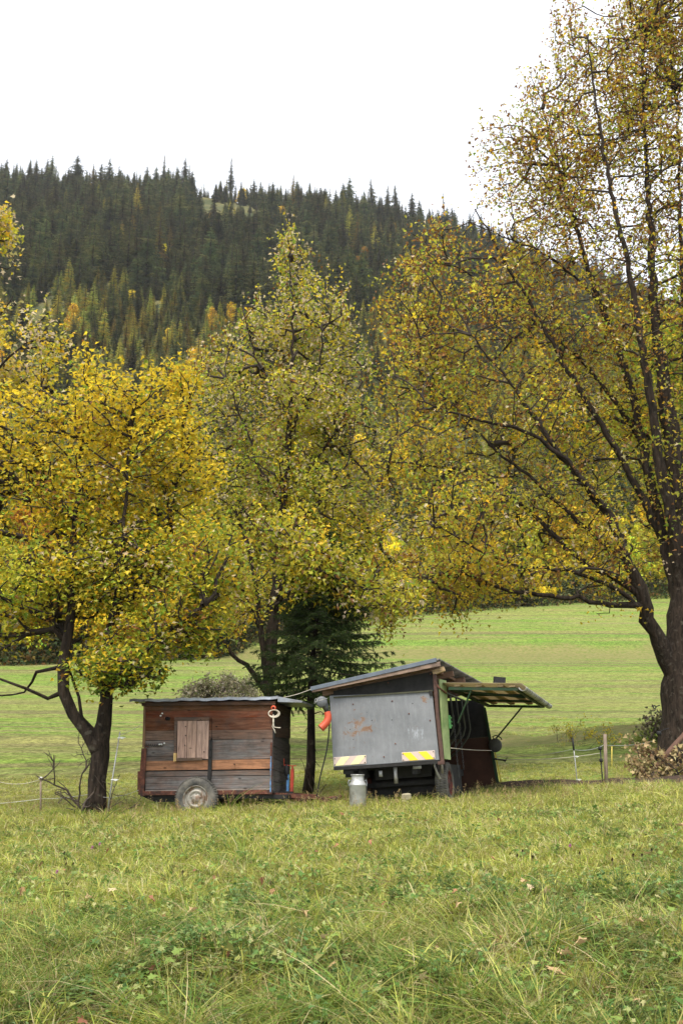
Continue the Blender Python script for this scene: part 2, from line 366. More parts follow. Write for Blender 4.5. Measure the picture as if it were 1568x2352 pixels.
# ------------------------------------------------------------------ foliage builders
LEAFV = np.array([(0, 0, 0), (0, 1, -.12), (.32, -.08, 0), (.30, .16, 0), (.64, .36, -.05), (.27, .44, 0), (-.32, -.08, 0), (-.30, .16, 0), (-.64, .36, -.05), (-.27, .44, 0)], float)
LEAFF = [(0, 2, 3, 4, 5, 1), (0, 1, 9, 8, 7, 6)]
def pick(pal, n, r):
    w_ = np.array([p[0] for p in pal], float); i = r.choice(len(pal), n, p=w_ / w_.sum())
    c = np.array([p[1] for p in pal], float)[i]
    return c * r.uniform(.84, 1.16, (n, 1)) * r.uniform(.93, 1.07, (n, 3))
def leaves(P, size, col, r, up=.55, curl=.35):
    n = len(P)
    nm = r.normal(size=(n, 3)); nm /= np.linalg.norm(nm, axis=1)[:, None]; nm[:, 2] = np.abs(nm[:, 2]); nm += np.array([0, 0, up]); nm /= np.linalg.norm(nm, axis=1)[:, None]
    d = r.normal(size=(n, 3)); d[:, 2] -= .5; d -= nm * (d * nm).sum(1)[:, None]; d /= np.linalg.norm(d, axis=1)[:, None]
    x = np.cross(d, nm); sc = size * r.uniform(.65, 1.3, n)
    B = np.repeat(LEAFV[None], n, 0).copy()
    k = r.uniform(-.15, 1, n) * curl * 2
    B[:, :, 2] += np.abs(B[:, :, 0]) * k[:, None] - B[:, :, 1] ** 2 * r.uniform(-.1, .5, n)[:, None] * curl * 1.5
    B[:, :, 0] *= r.uniform(.6, 1.1, n)[:, None]
    V = P[:, None] + sc[:, None, None] * (B[:, :, :1] * x[:, None] + B[:, :, 1:2] * d[:, None] + B[:, :, 2:] * nm[:, None])
    nv = len(LEAFV); L = np.array(LEAFF).ravel(); loops = (np.arange(n)[:, None] * nv + L[None]).ravel()
    return V.reshape(-1, 3), loops, np.arange(n * 2) * 6, np.repeat(col, 2, 0)
def frusta(A, Bp, ra, rb, n=4):
    d = Bp - A; ln = np.linalg.norm(d, axis=1)[:, None]; d = d / np.maximum(ln, 1e-6)
    ref = np.where(np.abs(d[:, 2:]) < .9, np.array([[0, 0, 1.]]), np.array([[1., 0, 0]]))
    a = np.cross(d, ref); a /= np.linalg.norm(a, axis=1)[:, None]; b = np.cross(d, a)
    th = 2 * np.pi * np.arange(n) / n
    ring = a[:, None] * np.cos(th)[None, :, None] + b[:, None] * np.sin(th)[None, :, None]
    V = np.concatenate([A[:, None] + ring * ra[:, None, None], (Bp + d * rb[:, None] * .5)[:, None] + ring * rb[:, None, None]], 1)
    k = np.arange(n); q = np.stack([k, (k + 1) % n, (k + 1) % n + n, k + n], 1)
    loops = (np.arange(len(A))[:, None, None] * 2 * n + q[None]).ravel()
    return V.reshape(-1, 3), loops, np.arange(len(A) * n) * 4
def smooth_path(pts, step):
    pts = [np.array(p, float) for p in pts]; out = []
    for i in range(len(pts) - 1):
        p0, p1, p2, p3 = pts[max(i - 1, 0)], pts[i], pts[i + 1], pts[min(i + 2, len(pts) - 1)]
        n = max(1, int(np.linalg.norm((p2 - p1)[:3]) / step))
        for j in range(n):
            t = j / n
            out.append(.5 * ((2 * p1) + (-p0 + p2) * t + (2 * p0 - 5 * p1 + 4 * p2 - p3) * t * t + (-p0 + 3 * p1 - 3 * p2 + p3) * t ** 3))
    out.append(pts[-1]); return np.array(out)

def make_tree(name, label, limbs, blobs, n_attr, per, lsize, pal, seed, bark, group=None, free=0.35, sig=.17, up=.55, shoots=0, shoot_len=1.0,
              palf=None, tip=.0075, wig=.06, cat='tree', curl=.35, minr=.0045, expo=.5, leafmat='leaf'):
    r = np.random.default_rng(seed)
    P = []; par = []; rad = []; okn = []; mb = MB()
    for li, lb in enumerate(limbs):
        q = np.array([[*at(px, py, Y), rr] for px, py, Y, rr in lb])
        if li:   # start on the nearest node of what exists
            d = np.linalg.norm(np.array(P) - q[0, :3], axis=1); j = int(d.argmin()); q[0, :3] = P[j]
        s = smooth_path(q, .22)
        s[1:-1, :3] += r.normal(size=(len(s) - 2, 3)) * wig * .35
        base = len(P); n0 = 0
        for i, row in enumerate(s):
            if li and i == 0: prev = j; continue
            P.append(row[:3]); par.append(-1 if (li == 0 and i == 0) else (prev)); rad.append(max(row[3], .004))
            okn.append(i > free * len(s)); prev = len(P) - 1
        nseg = 14 if s[0, 3] > .12 else 10 if s[0, 3] > .05 else 7
        rr_ = s[:, 3] * (1 + .05 * r.normal(size=len(s)))
        if li == 0: rr_[0] *= 1.3; rr_[1] *= 1.12
        mb.tube([tuple(p) for p in s[:, :3]], list(np.maximum(rr_, .004)), nseg, 0, wob=.07)
    nl = len(P)
    A = []
    wts = np.array([b[6] if len(b) > 6 else b[3] * b[4] * b[5] for b in blobs], float); cnt = np.round(wts / wts.sum() * n_attr).astype(int)
    for b, c_ in zip(blobs, cnt):
        cx, cy, Y, rx, ry, rz = b[:6]; c0 = np.array(at(cx, cy, Y)); s_ = Y * 1.0 / 2560
        u = r.normal(size=(c_, 3)); u /= np.linalg.norm(u, axis=1)[:, None]; u *= r.uniform(0, 1, (c_, 1)) ** .42
        A.append(c0 + u * np.array([rx * s_, rz, ry * s_ * .97]))
    A = np.concatenate(A)
    q_ = A * 1.45 + seed; ns_ = np.sin(q_[:, 0] * 1.3 + 1.2 * np.sin(q_[:, 2])) + np.sin(q_[:, 1] * 1.1 + 1.5 * np.sin(q_[:, 0] * .8)) + np.sin(q_[:, 2] * 1.7 + q_[:, 1] * .6)
    A = A[ns_ > -.95 + r.normal(size=len(A)) * .25]
    gz = G(A[:, 0], A[:, 1]); A = A[A[:, 2] > gz + 1.2]
    P0 = np.array(P)
    dn = np.array([np.linalg.norm(P0 - a, axis=1).min() for a in A]); A = A[np.argsort(dn)]
    cap = nl + len(A) * 14 + 10
    PP = np.zeros((cap, 3)); PP[:nl] = P0; PL = np.zeros(cap); DIR = np.zeros((cap, 3)); OK = np.zeros(cap, bool); OK[:nl] = okn
    for i in range(nl):
        if par[i] >= 0: PL[i] = 0; DIR[i] = PP[i] - PP[par[i]]
    DIR[:nl] /= np.maximum(np.linalg.norm(DIR[:nl], axis=1)[:, None], 1e-6)
    N = nl; tips = []
    for a in A:
        v = a - PP[:N]; d = np.sqrt((v * v).sum(1))
        cosb = (v * DIR[:N]).sum(1) / np.maximum(d, 1e-6)
        cost = d * (1.25 - .35 * cosb) + .30 * PL[:N] + .5 * np.maximum(0, -v[:, 2]) + np.where(OK[:N], 0, 50)
        j = int(cost.argmin()); dist = d[j]
        m = max(1, min(13, int(dist / .24))); c1 = PP[j] + DIR[j] * dist * .35 + np.array([0, 0, .04 * dist])
        prev = j
        for k in range(1, m + 1):
            t = k / m; p = (1 - t) ** 2 * PP[j] + 2 * t * (1 - t) * c1 + t * t * a
            if k < m: p = p + r.normal(size=3) * wig * .5
            PP[N] = p; par.append(prev); PL[N] = PL[prev] + dist / m; q_ = p - PP[prev]; DIR[N] = q_ / max(np.linalg.norm(q_), 1e-6); OK[N] = True
            prev = N; N += 1
        tips.append(prev)
    lp = []
    if shoots:
        top = np.array(tips)[np.argsort(-PP[tips, 2] + r.uniform(0, 5, len(tips)))[:shoots]]
        for j in top:
            L = shoot_len * r.uniform(.4, 1); dd = np.array([r.normal() * .16, r.normal() * .16, 1.]); prev = j
            for k in range(5):
                p = PP[prev] + dd * L / 5 + r.normal(size=3) * .015; PP[N] = p; par.append(prev); prev = N; N += 1
                if N >= cap - 2: break
                lp += [p + r.normal(size=3) * .045 for _ in range(3)]
            if N >= cap - 8: break
    P = PP[:N]; par = np.array(par[:N]); c_ = np.zeros(N); c_[np.array(tips)] = 1
    for i in range(N - 1, 0, -1):
        if par[i] >= 0: c_[par[i]] += max(c_[i], .3 if i >= nl else 0)
    rr = np.maximum(tip * np.maximum(c_, .3) ** expo, minr)
    idx = np.arange(nl, N); pa = par[idx]; rb = rr[idx]; ra = np.minimum(rr[pa], rb * 1.25)
    root = empty(name, P[0], label=label, cat=cat, group=group)
    off = np.array(P[0])
    mb.v = [tuple(np.array(v) - off) for v in mb.v]
    mb.build('trunk', bark, root, smooth=True)
    V, Lp, st = frusta(P[pa] - off, P[idx] - off, ra, rb)
    link('branches', np_mesh('branches', V, Lp, st, M['twig'] if bark != M['deadwood'] else bark, smooth=True), root)
    if per:
        LP = np.repeat(P[np.array(tips)], per, 0); LP = LP + r.normal(size=LP.shape) * sig
        if lp: LP = np.concatenate([LP, np.array(lp)])
        col = pick(pal, len(LP), r)
        nt_ = len(tips); tc = np.repeat(pick(pal, nt_, r), per, 0); mk = r.uniform(size=len(tc)) < .72; col[:len(tc)][mk] = tc[mk] * r.uniform(.8, 1.2, (int(mk.sum()), 1))
        if palf is not None: col = palf(LP, col, r)
        V, Lp, st, cc = leaves(LP - off, lsize, col, r, up, curl)
        link('crown', np_mesh('crown', V, Lp, st, M[leafmat], cc), root)
    return root

YEL, GOLD, YG, GRN, OLI, BRN, TAN, DGR = (.74, .55, .04), (.66, .41, .03), (.50, .48, .05), (.24, .33, .04), (.40, .35, .045), (.25, .12, .035), (.64, .53, .33), (.06, .1, .015)

# ------------------------------------------------------------------ foreground maples
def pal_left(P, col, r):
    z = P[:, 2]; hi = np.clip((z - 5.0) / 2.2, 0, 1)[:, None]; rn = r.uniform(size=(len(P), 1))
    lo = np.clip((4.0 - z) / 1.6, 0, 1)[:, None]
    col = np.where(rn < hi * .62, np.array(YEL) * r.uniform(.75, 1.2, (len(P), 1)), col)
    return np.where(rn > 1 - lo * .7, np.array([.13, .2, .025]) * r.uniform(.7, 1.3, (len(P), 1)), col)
left_limbs = [
    [(222, 1884, 17, .14), (223, 1840, 17, .132), (225, 1790, 17, .13), (229, 1740, 17, .14), (234, 1700, 17, .135), (238, 1660, 16.95, .115), (243, 1600, 16.9, .1), (238, 1560, 16.9, .095), (250, 1500, 16.9, .08), (262, 1420, 17, .065), (272, 1330, 17, .05), (285, 1230, 16.9, .035), (290, 1100, 16.9, .022), (300, 980, 17, .01)],
    [(227, 1752, 17, .10), (214, 1712, 17, .108), (198, 1680, 17, .10), (170, 1640, 17, .095), (148, 1590, 17, .09), (145, 1530, 17, .09), (158, 1480, 17.05, .085), (163, 1390, 17.1, .07), (168, 1250, 17.2, .05), (178, 1130, 17.3, .035), (190, 1010, 17.4, .02), (200, 930, 17.5, .01)],
    [(150, 1612, 17, .045), (110, 1600, 16.9, .03), (60, 1580, 16.8, .025), (0, 1560, 16.7, .018), (-60, 1575, 16.6, .01)],
    [(150, 1490, 17, .05), (128, 1440, 17.1, .04), (112, 1370, 17.2, .032), (95, 1280, 17.3, .022), (70, 1150, 17.4, .012)],
    [(146, 1530, 17, .035), (90, 1545, 17.4, .024), (60, 1590, 17.8, .016), (0, 1600, 18, .012), (-60, 1590, 18.2, .008)],
    [(245, 1590, 17, .05), (275, 1550, 16.7, .035), (330, 1500, 16.4, .028), (400, 1440, 16.2, .018), (470, 1390, 16.1, .01)],
    [(262, 1440, 17, .05), (300, 1370, 17.2, .04), (345, 1290, 17.4, .03), (390, 1190, 17.6, .02), (420, 1050, 17.8, .01)],
    [(300, 1370, 17.2, .035), (360, 1340, 17.6, .02), (430, 1290, 17.9, .01)],
    [(238, 1610, 16.9, .04), (262, 1575, 16.6, .025), (300, 1570, 16.5, .012)],
    [(185, 1660, 17, .035), (180, 1600, 17.1, .025), (160, 1545, 17.2, .02), (150, 1460, 17.4, .012)],
    [(163, 1300, 17.2, .035), (120, 1200, 17.5, .022), (100, 1080, 17.7, .012)],
]
make_tree('maple_tree', 'green and yellow maple forking low into two stems, left of the wooden trailer', left_limbs,
    [(90, 990, 17.9, 150, 120, 1.3), (270, 960, 17.2, 130, 110, 1.2), (400, 900, 17.4, 70, 80, .9), (40, 1200, 17.9, 170, 170, 1.6), (240, 1150, 17.7, 170, 140, 1.6),
     (400, 1080, 17.4, 110, 140, 1.4), (150, 1340, 17.2, 170, 100, 1.6), (330, 1310, 17.7, 160, 130, 1.6), (20, 1420, 17.7, 110, 80, 1.4), (250, 1480, 16.8, 110, 70, 1.1),
     (430, 1380, 16.8, 120, 90, 1.3), (270, 1540, 16.7, 105, 42, .9, 1.5e4), (480, 1290, 16.8, 90, 110, 1.0, 1.6e4), (430, 1450, 16.6, 90, 60, .8, 1.3e4), (-80, 1100, 17.9, 130, 200, 1.6), (205, 840, 17.2, 28, 50, .4, 5e3), (300, 1520, 16.6, 80, 50, .8)],
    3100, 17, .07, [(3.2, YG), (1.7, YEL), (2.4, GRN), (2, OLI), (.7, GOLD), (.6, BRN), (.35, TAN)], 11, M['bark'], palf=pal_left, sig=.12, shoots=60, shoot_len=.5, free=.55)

def pal_mid(P, col, r):
    rn = r.uniform(size=(len(P), 1)); k = np.clip((P[:, 2:] - 8) / 5, 0, 1)
    return np.where(rn < .05 + .20 * k, np.array(TAN) * r.uniform(.5, 1.2, (len(P), 1)), col)
mid_limbs = [
    [(616, 1690, 26, .16), (617, 1600, 26, .145), (620, 1540, 26, .14), (626, 1450, 26, .14), (632, 1370, 26, .14), (640, 1300, 26, .14), (648, 1220, 26, .12), (652, 1120, 26, .1), (660, 1030, 26, .085), (666, 930, 26, .065), (668, 860, 26, .05), (672, 760, 26, .03), (668, 660, 26, .018), (664, 590, 26, .01)],
    [(616, 1590, 26, .09), (590, 1560, 25.8, .07), (570, 1530, 25.6, .055), (530, 1500, 25.5, .045), (500, 1450, 25.4, .03), (440, 1400, 25.3, .015)],
    [(610, 1560, 26, .1), (602, 1470, 25.9, .075), (590, 1380, 25.8, .06), (570, 1250, 25.6, .045), (530, 1160, 25.5, .03), (480, 1080, 25.4, .015)],
    [(640, 1310, 26, .06), (600, 1240, 26.3, .05), (560, 1170, 26.5, .04), (510, 1090, 26.6, .03), (440, 990, 26.8, .015)],
    [(645, 1250, 26, .06), (690, 1200, 25.6, .045), (740, 1140, 25.3, .03), (800, 1060, 25.1, .015)],
    [(655, 1140, 26, .05), (700, 1090, 26.2, .04), (760, 1010, 26.4, .028), (820, 900, 26.5, .012)],
    [(662, 1000, 26, .05), (700, 930, 25.8, .04), (730, 860, 25.6, .03), (740, 760, 25.5, .015)],
    [(650, 1170, 26, .05), (600, 1080, 25.8, .035), (560, 980, 25.6, .025), (520, 870, 25.5, .012)],
    [(640, 1330, 26, .06), (700, 1290, 26.4, .045), (790, 1270, 26.8, .03), (880, 1220, 27, .015)],
    [(664, 960, 26, .04), (620, 880, 26.2, .03), (580, 800, 26.3, .02), (560, 720, 26.3, .01)],
    [(600, 1460, 26, .04), (560, 1360, 25.6, .03), (530, 1290, 25.4, .015)],
    [(630, 1400, 26, .05), (680, 1350, 23.5, .04), (750, 1305, 20.6, .02), (800, 1330, 19.9, .01)], [(633, 1370, 26, .045), (720, 1340, 23.5, .035), (830, 1350, 21.3, .02), (900, 1375, 20.5, .01)],
    [(632, 1390, 26, .05), (700, 1360, 25.5, .04), (800, 1330, 25.2, .025), (900, 1340, 25, .012)],
]
make_tree('maple_tree', 'tall olive green maple with one straight trunk, rising behind the gap between the two trailers', mid_limbs,
    [(672, 640, 26.9, 65, 75, 1.3), (570, 720, 26.9, 65, 75, 1.3), (720, 760, 26.9, 120, 100, 2), (590, 840, 26.9, 130, 90, 2.2), (500, 880, 26.9, 90, 80, 1.6), (780, 860, 26.9, 80, 90, 1.8),
     (660, 950, 26.9, 180, 100, 2.6), (490, 1040, 26.9, 120, 110, 2.4), (780, 1030, 26.9, 140, 110, 2.6), (620, 1100, 26.9, 180, 110, 2.8), (500, 1200, 26.9, 140, 100, 2.6), (760, 1180, 26.9, 180, 110, 2.8),
     (600, 1290, 26.9, 160, 90, 2.8), (820, 1300, 26.9, 150, 90, 2.6), (520, 1370, 25.6, 120, 80, 2), (930, 1340, 26.9, 70, 90, 1.8), (660, 570, 26.9, 14, 36, .3, 2e3), (890, 1420, 26.9, 50, 70, 1.2), (470, 1440, 25.6, 60, 60, 1.4), (720, 1300, 19.7, 90, 70, .5, 1.5e4), (650, 1230, 20.2, 80, 60, .6, 8e3), (800, 1350, 19.9, 80, 50, .5, 6e3), (900, 1380, 20.4, 70, 50, .5, 6e3)],
    3700, 16, .08, [(3, YG), (1.3, YEL), (1.6, GRN), (2.6, OLI), (.8, BRN), (.7, TAN)], 12, M['bark'], palf=pal_mid, sig=.17, shoots=60, shoot_len=.8, free=.25, up=.4, curl=.5)

YB = 24
big_limbs = [
    [(1562, 1752, 24, .50), (1560, 1690, 24, .44), (1564, 1600, 24, .42), (1566, 1520, 24, .43), (1570, 1440, 24, .4), (1568, 1370, 24, .3), (1560, 1280, 24, .27), (1556, 1150, 24, .24), (1540, 1000, 24, .2), (1520, 850, 24, .15), (1500, 700, 24, .11), (1490, 500, 24, .07), (1480, 300, 24, .04), (1470, 60, 24, .02)],
    [(1560, 1560, 24, .26), (1530, 1510, 23.9, .2), (1500, 1450, 23.7, .17), (1480, 1400, 23.6, .155), (1470, 1350, 23.5, .14), (1440, 1290, 23.4, .12), (1400, 1190, 23.3, .1), (1330, 1100, 23.2, .08), (1270, 1020, 23.1, .06), (1170, 880, 23, .035), (1080, 770, 23, .015)],
    [(1482, 1405, 23.6, .09), (1455, 1388, 23.4, .075), (1400, 1388, 23.2, .06), (1330, 1378, 23, .05), (1240, 1368, 22.8, .045), (1150, 1350, 22.6, .035), (1060, 1320, 22.4, .025), (960, 1325, 22.2, .012)],
    [(1475, 1370, 23.5, .1), (1430, 1335, 23.6, .08), (1370, 1310, 23.7, .07), (1290, 1250, 23.8, .06), (1200, 1160, 24, .045), (1090, 1090, 24.1, .035), (980, 1070, 24.2, .025), (880, 1060, 24.2, .012)],
    [(1455, 1385, 23.4, .06), (1400, 1345, 23.1, .05), (1300, 1310, 22.8, .04), (1190, 1300, 22.5, .03), (1090, 1260, 22.3, .022), (990, 1200, 22.2, .012)],
    [(1562, 1400, 24, .17), (1545, 1330, 24.2, .14), (1510, 1200, 24.3, .125), (1485, 1080, 24.4, .115), (1460, 950, 24.5, .1), (1420, 800, 24.6, .08), (1370, 680, 24.6, .06), (1320, 520, 24.6, .045), (1280, 380, 24.6, .03), (1245, 250, 24.6, .015)],
    [(1565, 1380, 24, .17), (1556, 1250, 23.6, .14), (1520, 1100, 23.4, .12), (1500, 950, 23.3, .1), (1470, 780, 23.2, .08), (1440, 600, 23.1, .06), (1400, 420, 23, .045), (1370, 250, 23, .03), (1350, 80, 23, .015)],
    [(1520, 1240, 24.2, .09), (1440, 1080, 24, .08), (1370, 960, 23.8, .065), (1300, 850, 23.7, .055), (1230, 720, 23.6, .04), (1150, 590, 23.5, .028), (1090, 480, 23.5, .014)],
    [(1400, 1190, 23.3, .07), (1300, 1060, 22.9, .05), (1200, 990, 22.7, .04), (1080, 960, 22.5, .03), (960, 920, 22.4, .015)],
    [(1470, 1010, 24.4, .07), (1380, 880, 24.8, .055), (1280, 780, 25, .045), (1160, 690, 25.2, .03), (1030, 600, 25.3, .014)],
    [(1575, 1450, 24, .3), (1600, 1350, 24.2, .25), (1640, 1200, 24.4, .2), (1680, 1000, 24.5, .15), (1720, 750, 24.6, .1), (1750, 450, 24.6, .05)],
    [(1600, 1340, 24.2, .15), (1590, 1150, 24.6, .12), (1580, 950, 24.8, .1), (1570, 700, 25, .07), (1560, 450, 25, .04), (1555, 200, 25, .02)],
    [(1440, 1290, 23.4, .06), (1330, 1200, 23.8, .05), (1210, 1090, 24.2, .04), (1100, 1000, 24.5, .028), (960, 850, 24.8, .014)],
    [(1380, 700, 24.6, .04), (1300, 620, 24.3, .03), (1200, 560, 24, .022), (1100, 520, 23.8, .01)],
    [(1640, 1200, 24.4, .1), (1750, 1100, 24, .07), (1850, 950, 24, .03)],
    [(1530, 1405, 23.9, .05), (1568, 1404, 23.9, .05)],
]
def pal_big(P, col, r):
    rn = r.uniform(size=(len(P), 1)); k = np.clip((P[:, 2:] - 9) / 5, 0, 1)
    return np.where(rn < .34 * k, np.array(BRN) * r.uniform(.6, 1.5, (len(P), 1)), col)
make_tree('maple_tree', 'large dark maple with spreading brown and yellow crown and thick trunk at the right edge', big_limbs,
    [(1270, 400, 24.9, 130, 190, 2.6, 62), (1400, 220, 24.9, 150, 190, 2.8, 80), (1520, 100, 24.9, 140, 200, 3, 84), (1150, 400, 24.9, 85, 170, 1.6, 26), (1470, 420, 24.9, 180, 180, 3.2, 76), (1230, 230, 24.9, 40, 100, 1, 4), (1310, 110, 24.9, 50, 110, 1.2, 6), (1330, 600, 24.9, 200, 150, 3.2, 46),
     (1150, 610, 24.9, 140, 110, 2.6, 28), (1010, 560, 24.9, 90, 70, 1.6, 9), (960, 690, 24.9, 120, 100, 2.4, 26), (1130, 780, 24.8, 180, 130, 3, 48), (960, 880, 24.8, 130, 130, 2.8, 34), (1350, 800, 24.9, 190, 140, 3.4, 50),
     (1500, 700, 24.9, 160, 180, 3.4, 40), (1180, 980, 24.6, 220, 130, 3.2, 56), (970, 1060, 24.5, 130, 110, 2.8, 30), (1400, 1010, 24.8, 170, 130, 3.2, 40), (1060, 1190, 23, 200, 100, 2.8, 44), (1270, 1190, 24.5, 170, 100, 2.8, 34),
     (1020, 1320, 22.6, 130, 60, 2, 20), (1170, 1320, 22.8, 140, 50, 2, 16), (1500, 900, 24.9, 150, 150, 3, 30), (1560, 1180, 24.9, 140, 160, 2.6, 26), (1400, 1280, 23.2, 150, 80, 2, 16), (1700, 800, 24.9, 160, 300, 3, 50), (1650, 300, 24.9, 150, 300, 3, 40),
     (1740, 1150, 24.9, 140, 180, 3, 24), (1430, 1395, 22.8, 90, 22, .8, 3), (1060, 1400, 22.4, 50, 40, 1, 3)],
    7400, 12, .078, [(2.0, YG), (1.5, YEL), (1, GRN), (4.6, OLI), (1.9, BRN), (.6, TAN), (1.3, GOLD)], 13, M['bark'], palf=pal_big, tip=.0065, sig=.18, shoots=260, shoot_len=1.3, free=.25, up=.35, curl=.55, expo=.52)

make_tree('maple_tree', 'pale golden maple reaching in from the left edge above the forked maple',
    [[(-150, 1720, 21, .17), (-145, 1500, 21, .15), (-130, 1250, 21, .12), (-110, 1000, 21, .09), (-70, 800, 21, .05), (-30, 600, 21, .02)],
     [(-110, 1000, 21, .05), (-30, 880, 21, .03), (60, 780, 21, .018), (130, 700, 21, .008)], [(-90, 850, 21, .05), (-20, 760, 21.3, .03), (30, 680, 21.3, .012)], [(-130, 1200, 21, .05), (0, 1050, 21.4, .03), (120, 900, 21.6, .012)]],
    [(-40, 560, 21, 80, 70, 1.4), (-60, 680, 21, 120, 90, 1.8), (10, 620, 21, 45, 40, .8, 2e4), (-20, 800, 21, 80, 90, 1.6), (110, 790, 21.4, 60, 50, 1.2, 1.5e4), (30, 860, 21.4, 110, 50, 1.4, 1e5), (0, 530, 21, 28, 30, .5, 8e3)],
    520, 13, .085, [(2, TAN), (2.2, YG), (2, YEL), (1, (.5, .42, .16)), (1, GOLD)], 14, M['bark'], sig=.15, shoots=30, shoot_len=.7, free=.4)
make_tree('maple_tree', 'bright green maple half hidden behind the thick trunk of the large maple',
    [[(1640, 1690, 33, .2), (1630, 1400, 33, .17), (1610, 1100, 33, .13), (1590, 850, 33, .07), (1570, 650, 33, .02)], [(1625, 1300, 33, .06), (1540, 1050, 33, .04), (1470, 900, 33, .015)], [(1610, 1150, 33, .06), (1520, 1000, 33, .03), (1480, 780, 33, .012)]],
    [(1600, 640, 33, 70, 110, 2), (1520, 800, 33, 90, 110, 2.2), (1620, 850, 33, 120, 150, 2.6), (1460, 950, 33, 70, 100, 2), (1580, 1080, 33, 130, 120, 2.6), (1450, 800, 33, 50, 60, 1.4)],
    900, 14, .13, [(3, (.2, .27, .03)), (2, YG), (1.5, GRN), (.5, YEL)], 15, M['bark'], sig=.22, free=.3)

# ------------------------------------------------------------------ young spruce behind the trailers
def near_spruce():
    base = at(709, 1832, 20.4); top = at(735, 1225, 20.6); top.y = 20.6
    root = empty('spruce_tree', base, label='young dark green spruce standing between and just behind the two trailers', cat='tree')
    b = MB(); pts = []
    for i in range(9):
        t = i / 8; p = base.lerp(top, t) - base
        pts.append(p + Vector((math.sin(t * 11) * .035 - .02, 0, 0)))
    b.tube(pts, [.085 * (1 - t / 8) + .01 + (.02 if t == 0 else 0) for t in range(9)], 10, wob=.1)
    for z in (.35, .6, .85, 1.2, 1.5):    # dead stubs
        a = random.uniform(0, 6.3); L = random.uniform(.15, .4); c = base.lerp(top, z / (top.z - base.z)) - base
        b.tube([c, c + Vector((math.cos(a) * L * .5, math.sin(a) * L * .5, .05)), c + Vector((math.cos(a) * L, math.sin(a) * L, -.06))], [.012, .008, .004], 5)
    b.build('trunk', M['bark'], root, True)
    r = np.random.default_rng(5); tw = []; TP = []; TD = []; TL = []
    H = top.z - base.z
    for k in range(125):
        t = .34 + .66 * (k / 125) ** .9; c = np.array(base.lerp(top, t) - base); a = k * 2.4 + r.uniform(-.3, .3)
        L = (2.0 + .45 * math.cos(a)) * (1 - t) ** .7 * (.7 + .5 * r.uniform()) * (1.0 if t > .42 else .85) + .12
        d = np.array([math.cos(a), math.sin(a), 0.]); pr = c; n = 9
        for i in range(1, n + 1):
            s = i / n; p = c + d * L * s + np.array([0, 0, L * (-.32 * s + .22 * s * s + .05 + (.35 * s if t > .85 else 0))])
            tw.append((pr, p, .014 * (1 - s) + .004))
            for sg in (-1, 1):
                if s > .12:
                    sd = np.array([-d[1], d[0], 0]) * sg; ll = (.42 * (1 - s) + .13) * min(1, L) * r.uniform(.7, 1.2)
                    dd = sd * .8 + d * .62 + np.array([0, 0, -.25 + r.normal() * .12]); dd /= np.linalg.norm(dd)
                    tw.append((p, p + dd * ll, .004)); TP.append(p); TD.append(dd); TL.append(ll)
                    for q in (.25, .5, .75):
                        e = p + dd * ll * q; d2 = dd * .6 + sd * .2 + d * r.uniform(-.8, .9) + np.array([0, 0, -.45]); d2 /= np.linalg.norm(d2); TP.append(e); TD.append(d2); TL.append(ll * .5)
            TP.append(pr); TD.append((p - pr) / max(1e-6, np.linalg.norm(p - pr))); TL.append(np.linalg.norm(p - pr)); pr = p
    A = np.array([x[0] for x in tw]); B = np.array([x[1] for x in tw]); q = np.array([x[2] for x in tw])
    V, Lp, st = frusta(A, B, q, q * .6); link('branches', np_mesh('branches', V, Lp, st, M['twig']), root)
    TP, TD, TL = np.array(TP), np.array(TD), np.array(TL); m = np.maximum(8, (TL / .006).astype(int)); idx = np.repeat(np.arange(len(TP)), m)
    n = len(idx); s = r.uniform(0, 1.05, n)[:, None]; P = TP[idx] + TD[idx] * (TL[idx][:, None] * s)
    nd = r.normal(size=(n, 3)); nd -= TD[idx] * (nd * TD[idx]).sum(1)[:, None]; nd /= np.linalg.norm(nd, axis=1)[:, None]; nd = nd + TD[idx] * .7; nd[:, 2] -= .2; nd /= np.linalg.norm(nd, axis=1)[:, None]
    sd = np.cross(nd, TD[idx]); sd /= np.linalg.norm(sd, axis=1)[:, None]; L = r.uniform(.03, .055, n)[:, None]
    V = np.stack([P - sd * .006, P + sd * .006, P + nd * L], 1).reshape(-1, 3)
    col = pick([(3, (.028, .05, .012)), (1, (.055, .085, .02)), (.2, (.09, .08, .035))], n, r)
    link('crown', np_mesh('crown', V, np.arange(n * 3), np.arange(n) * 3, M['needle_near'], col), root)
near_spruce()

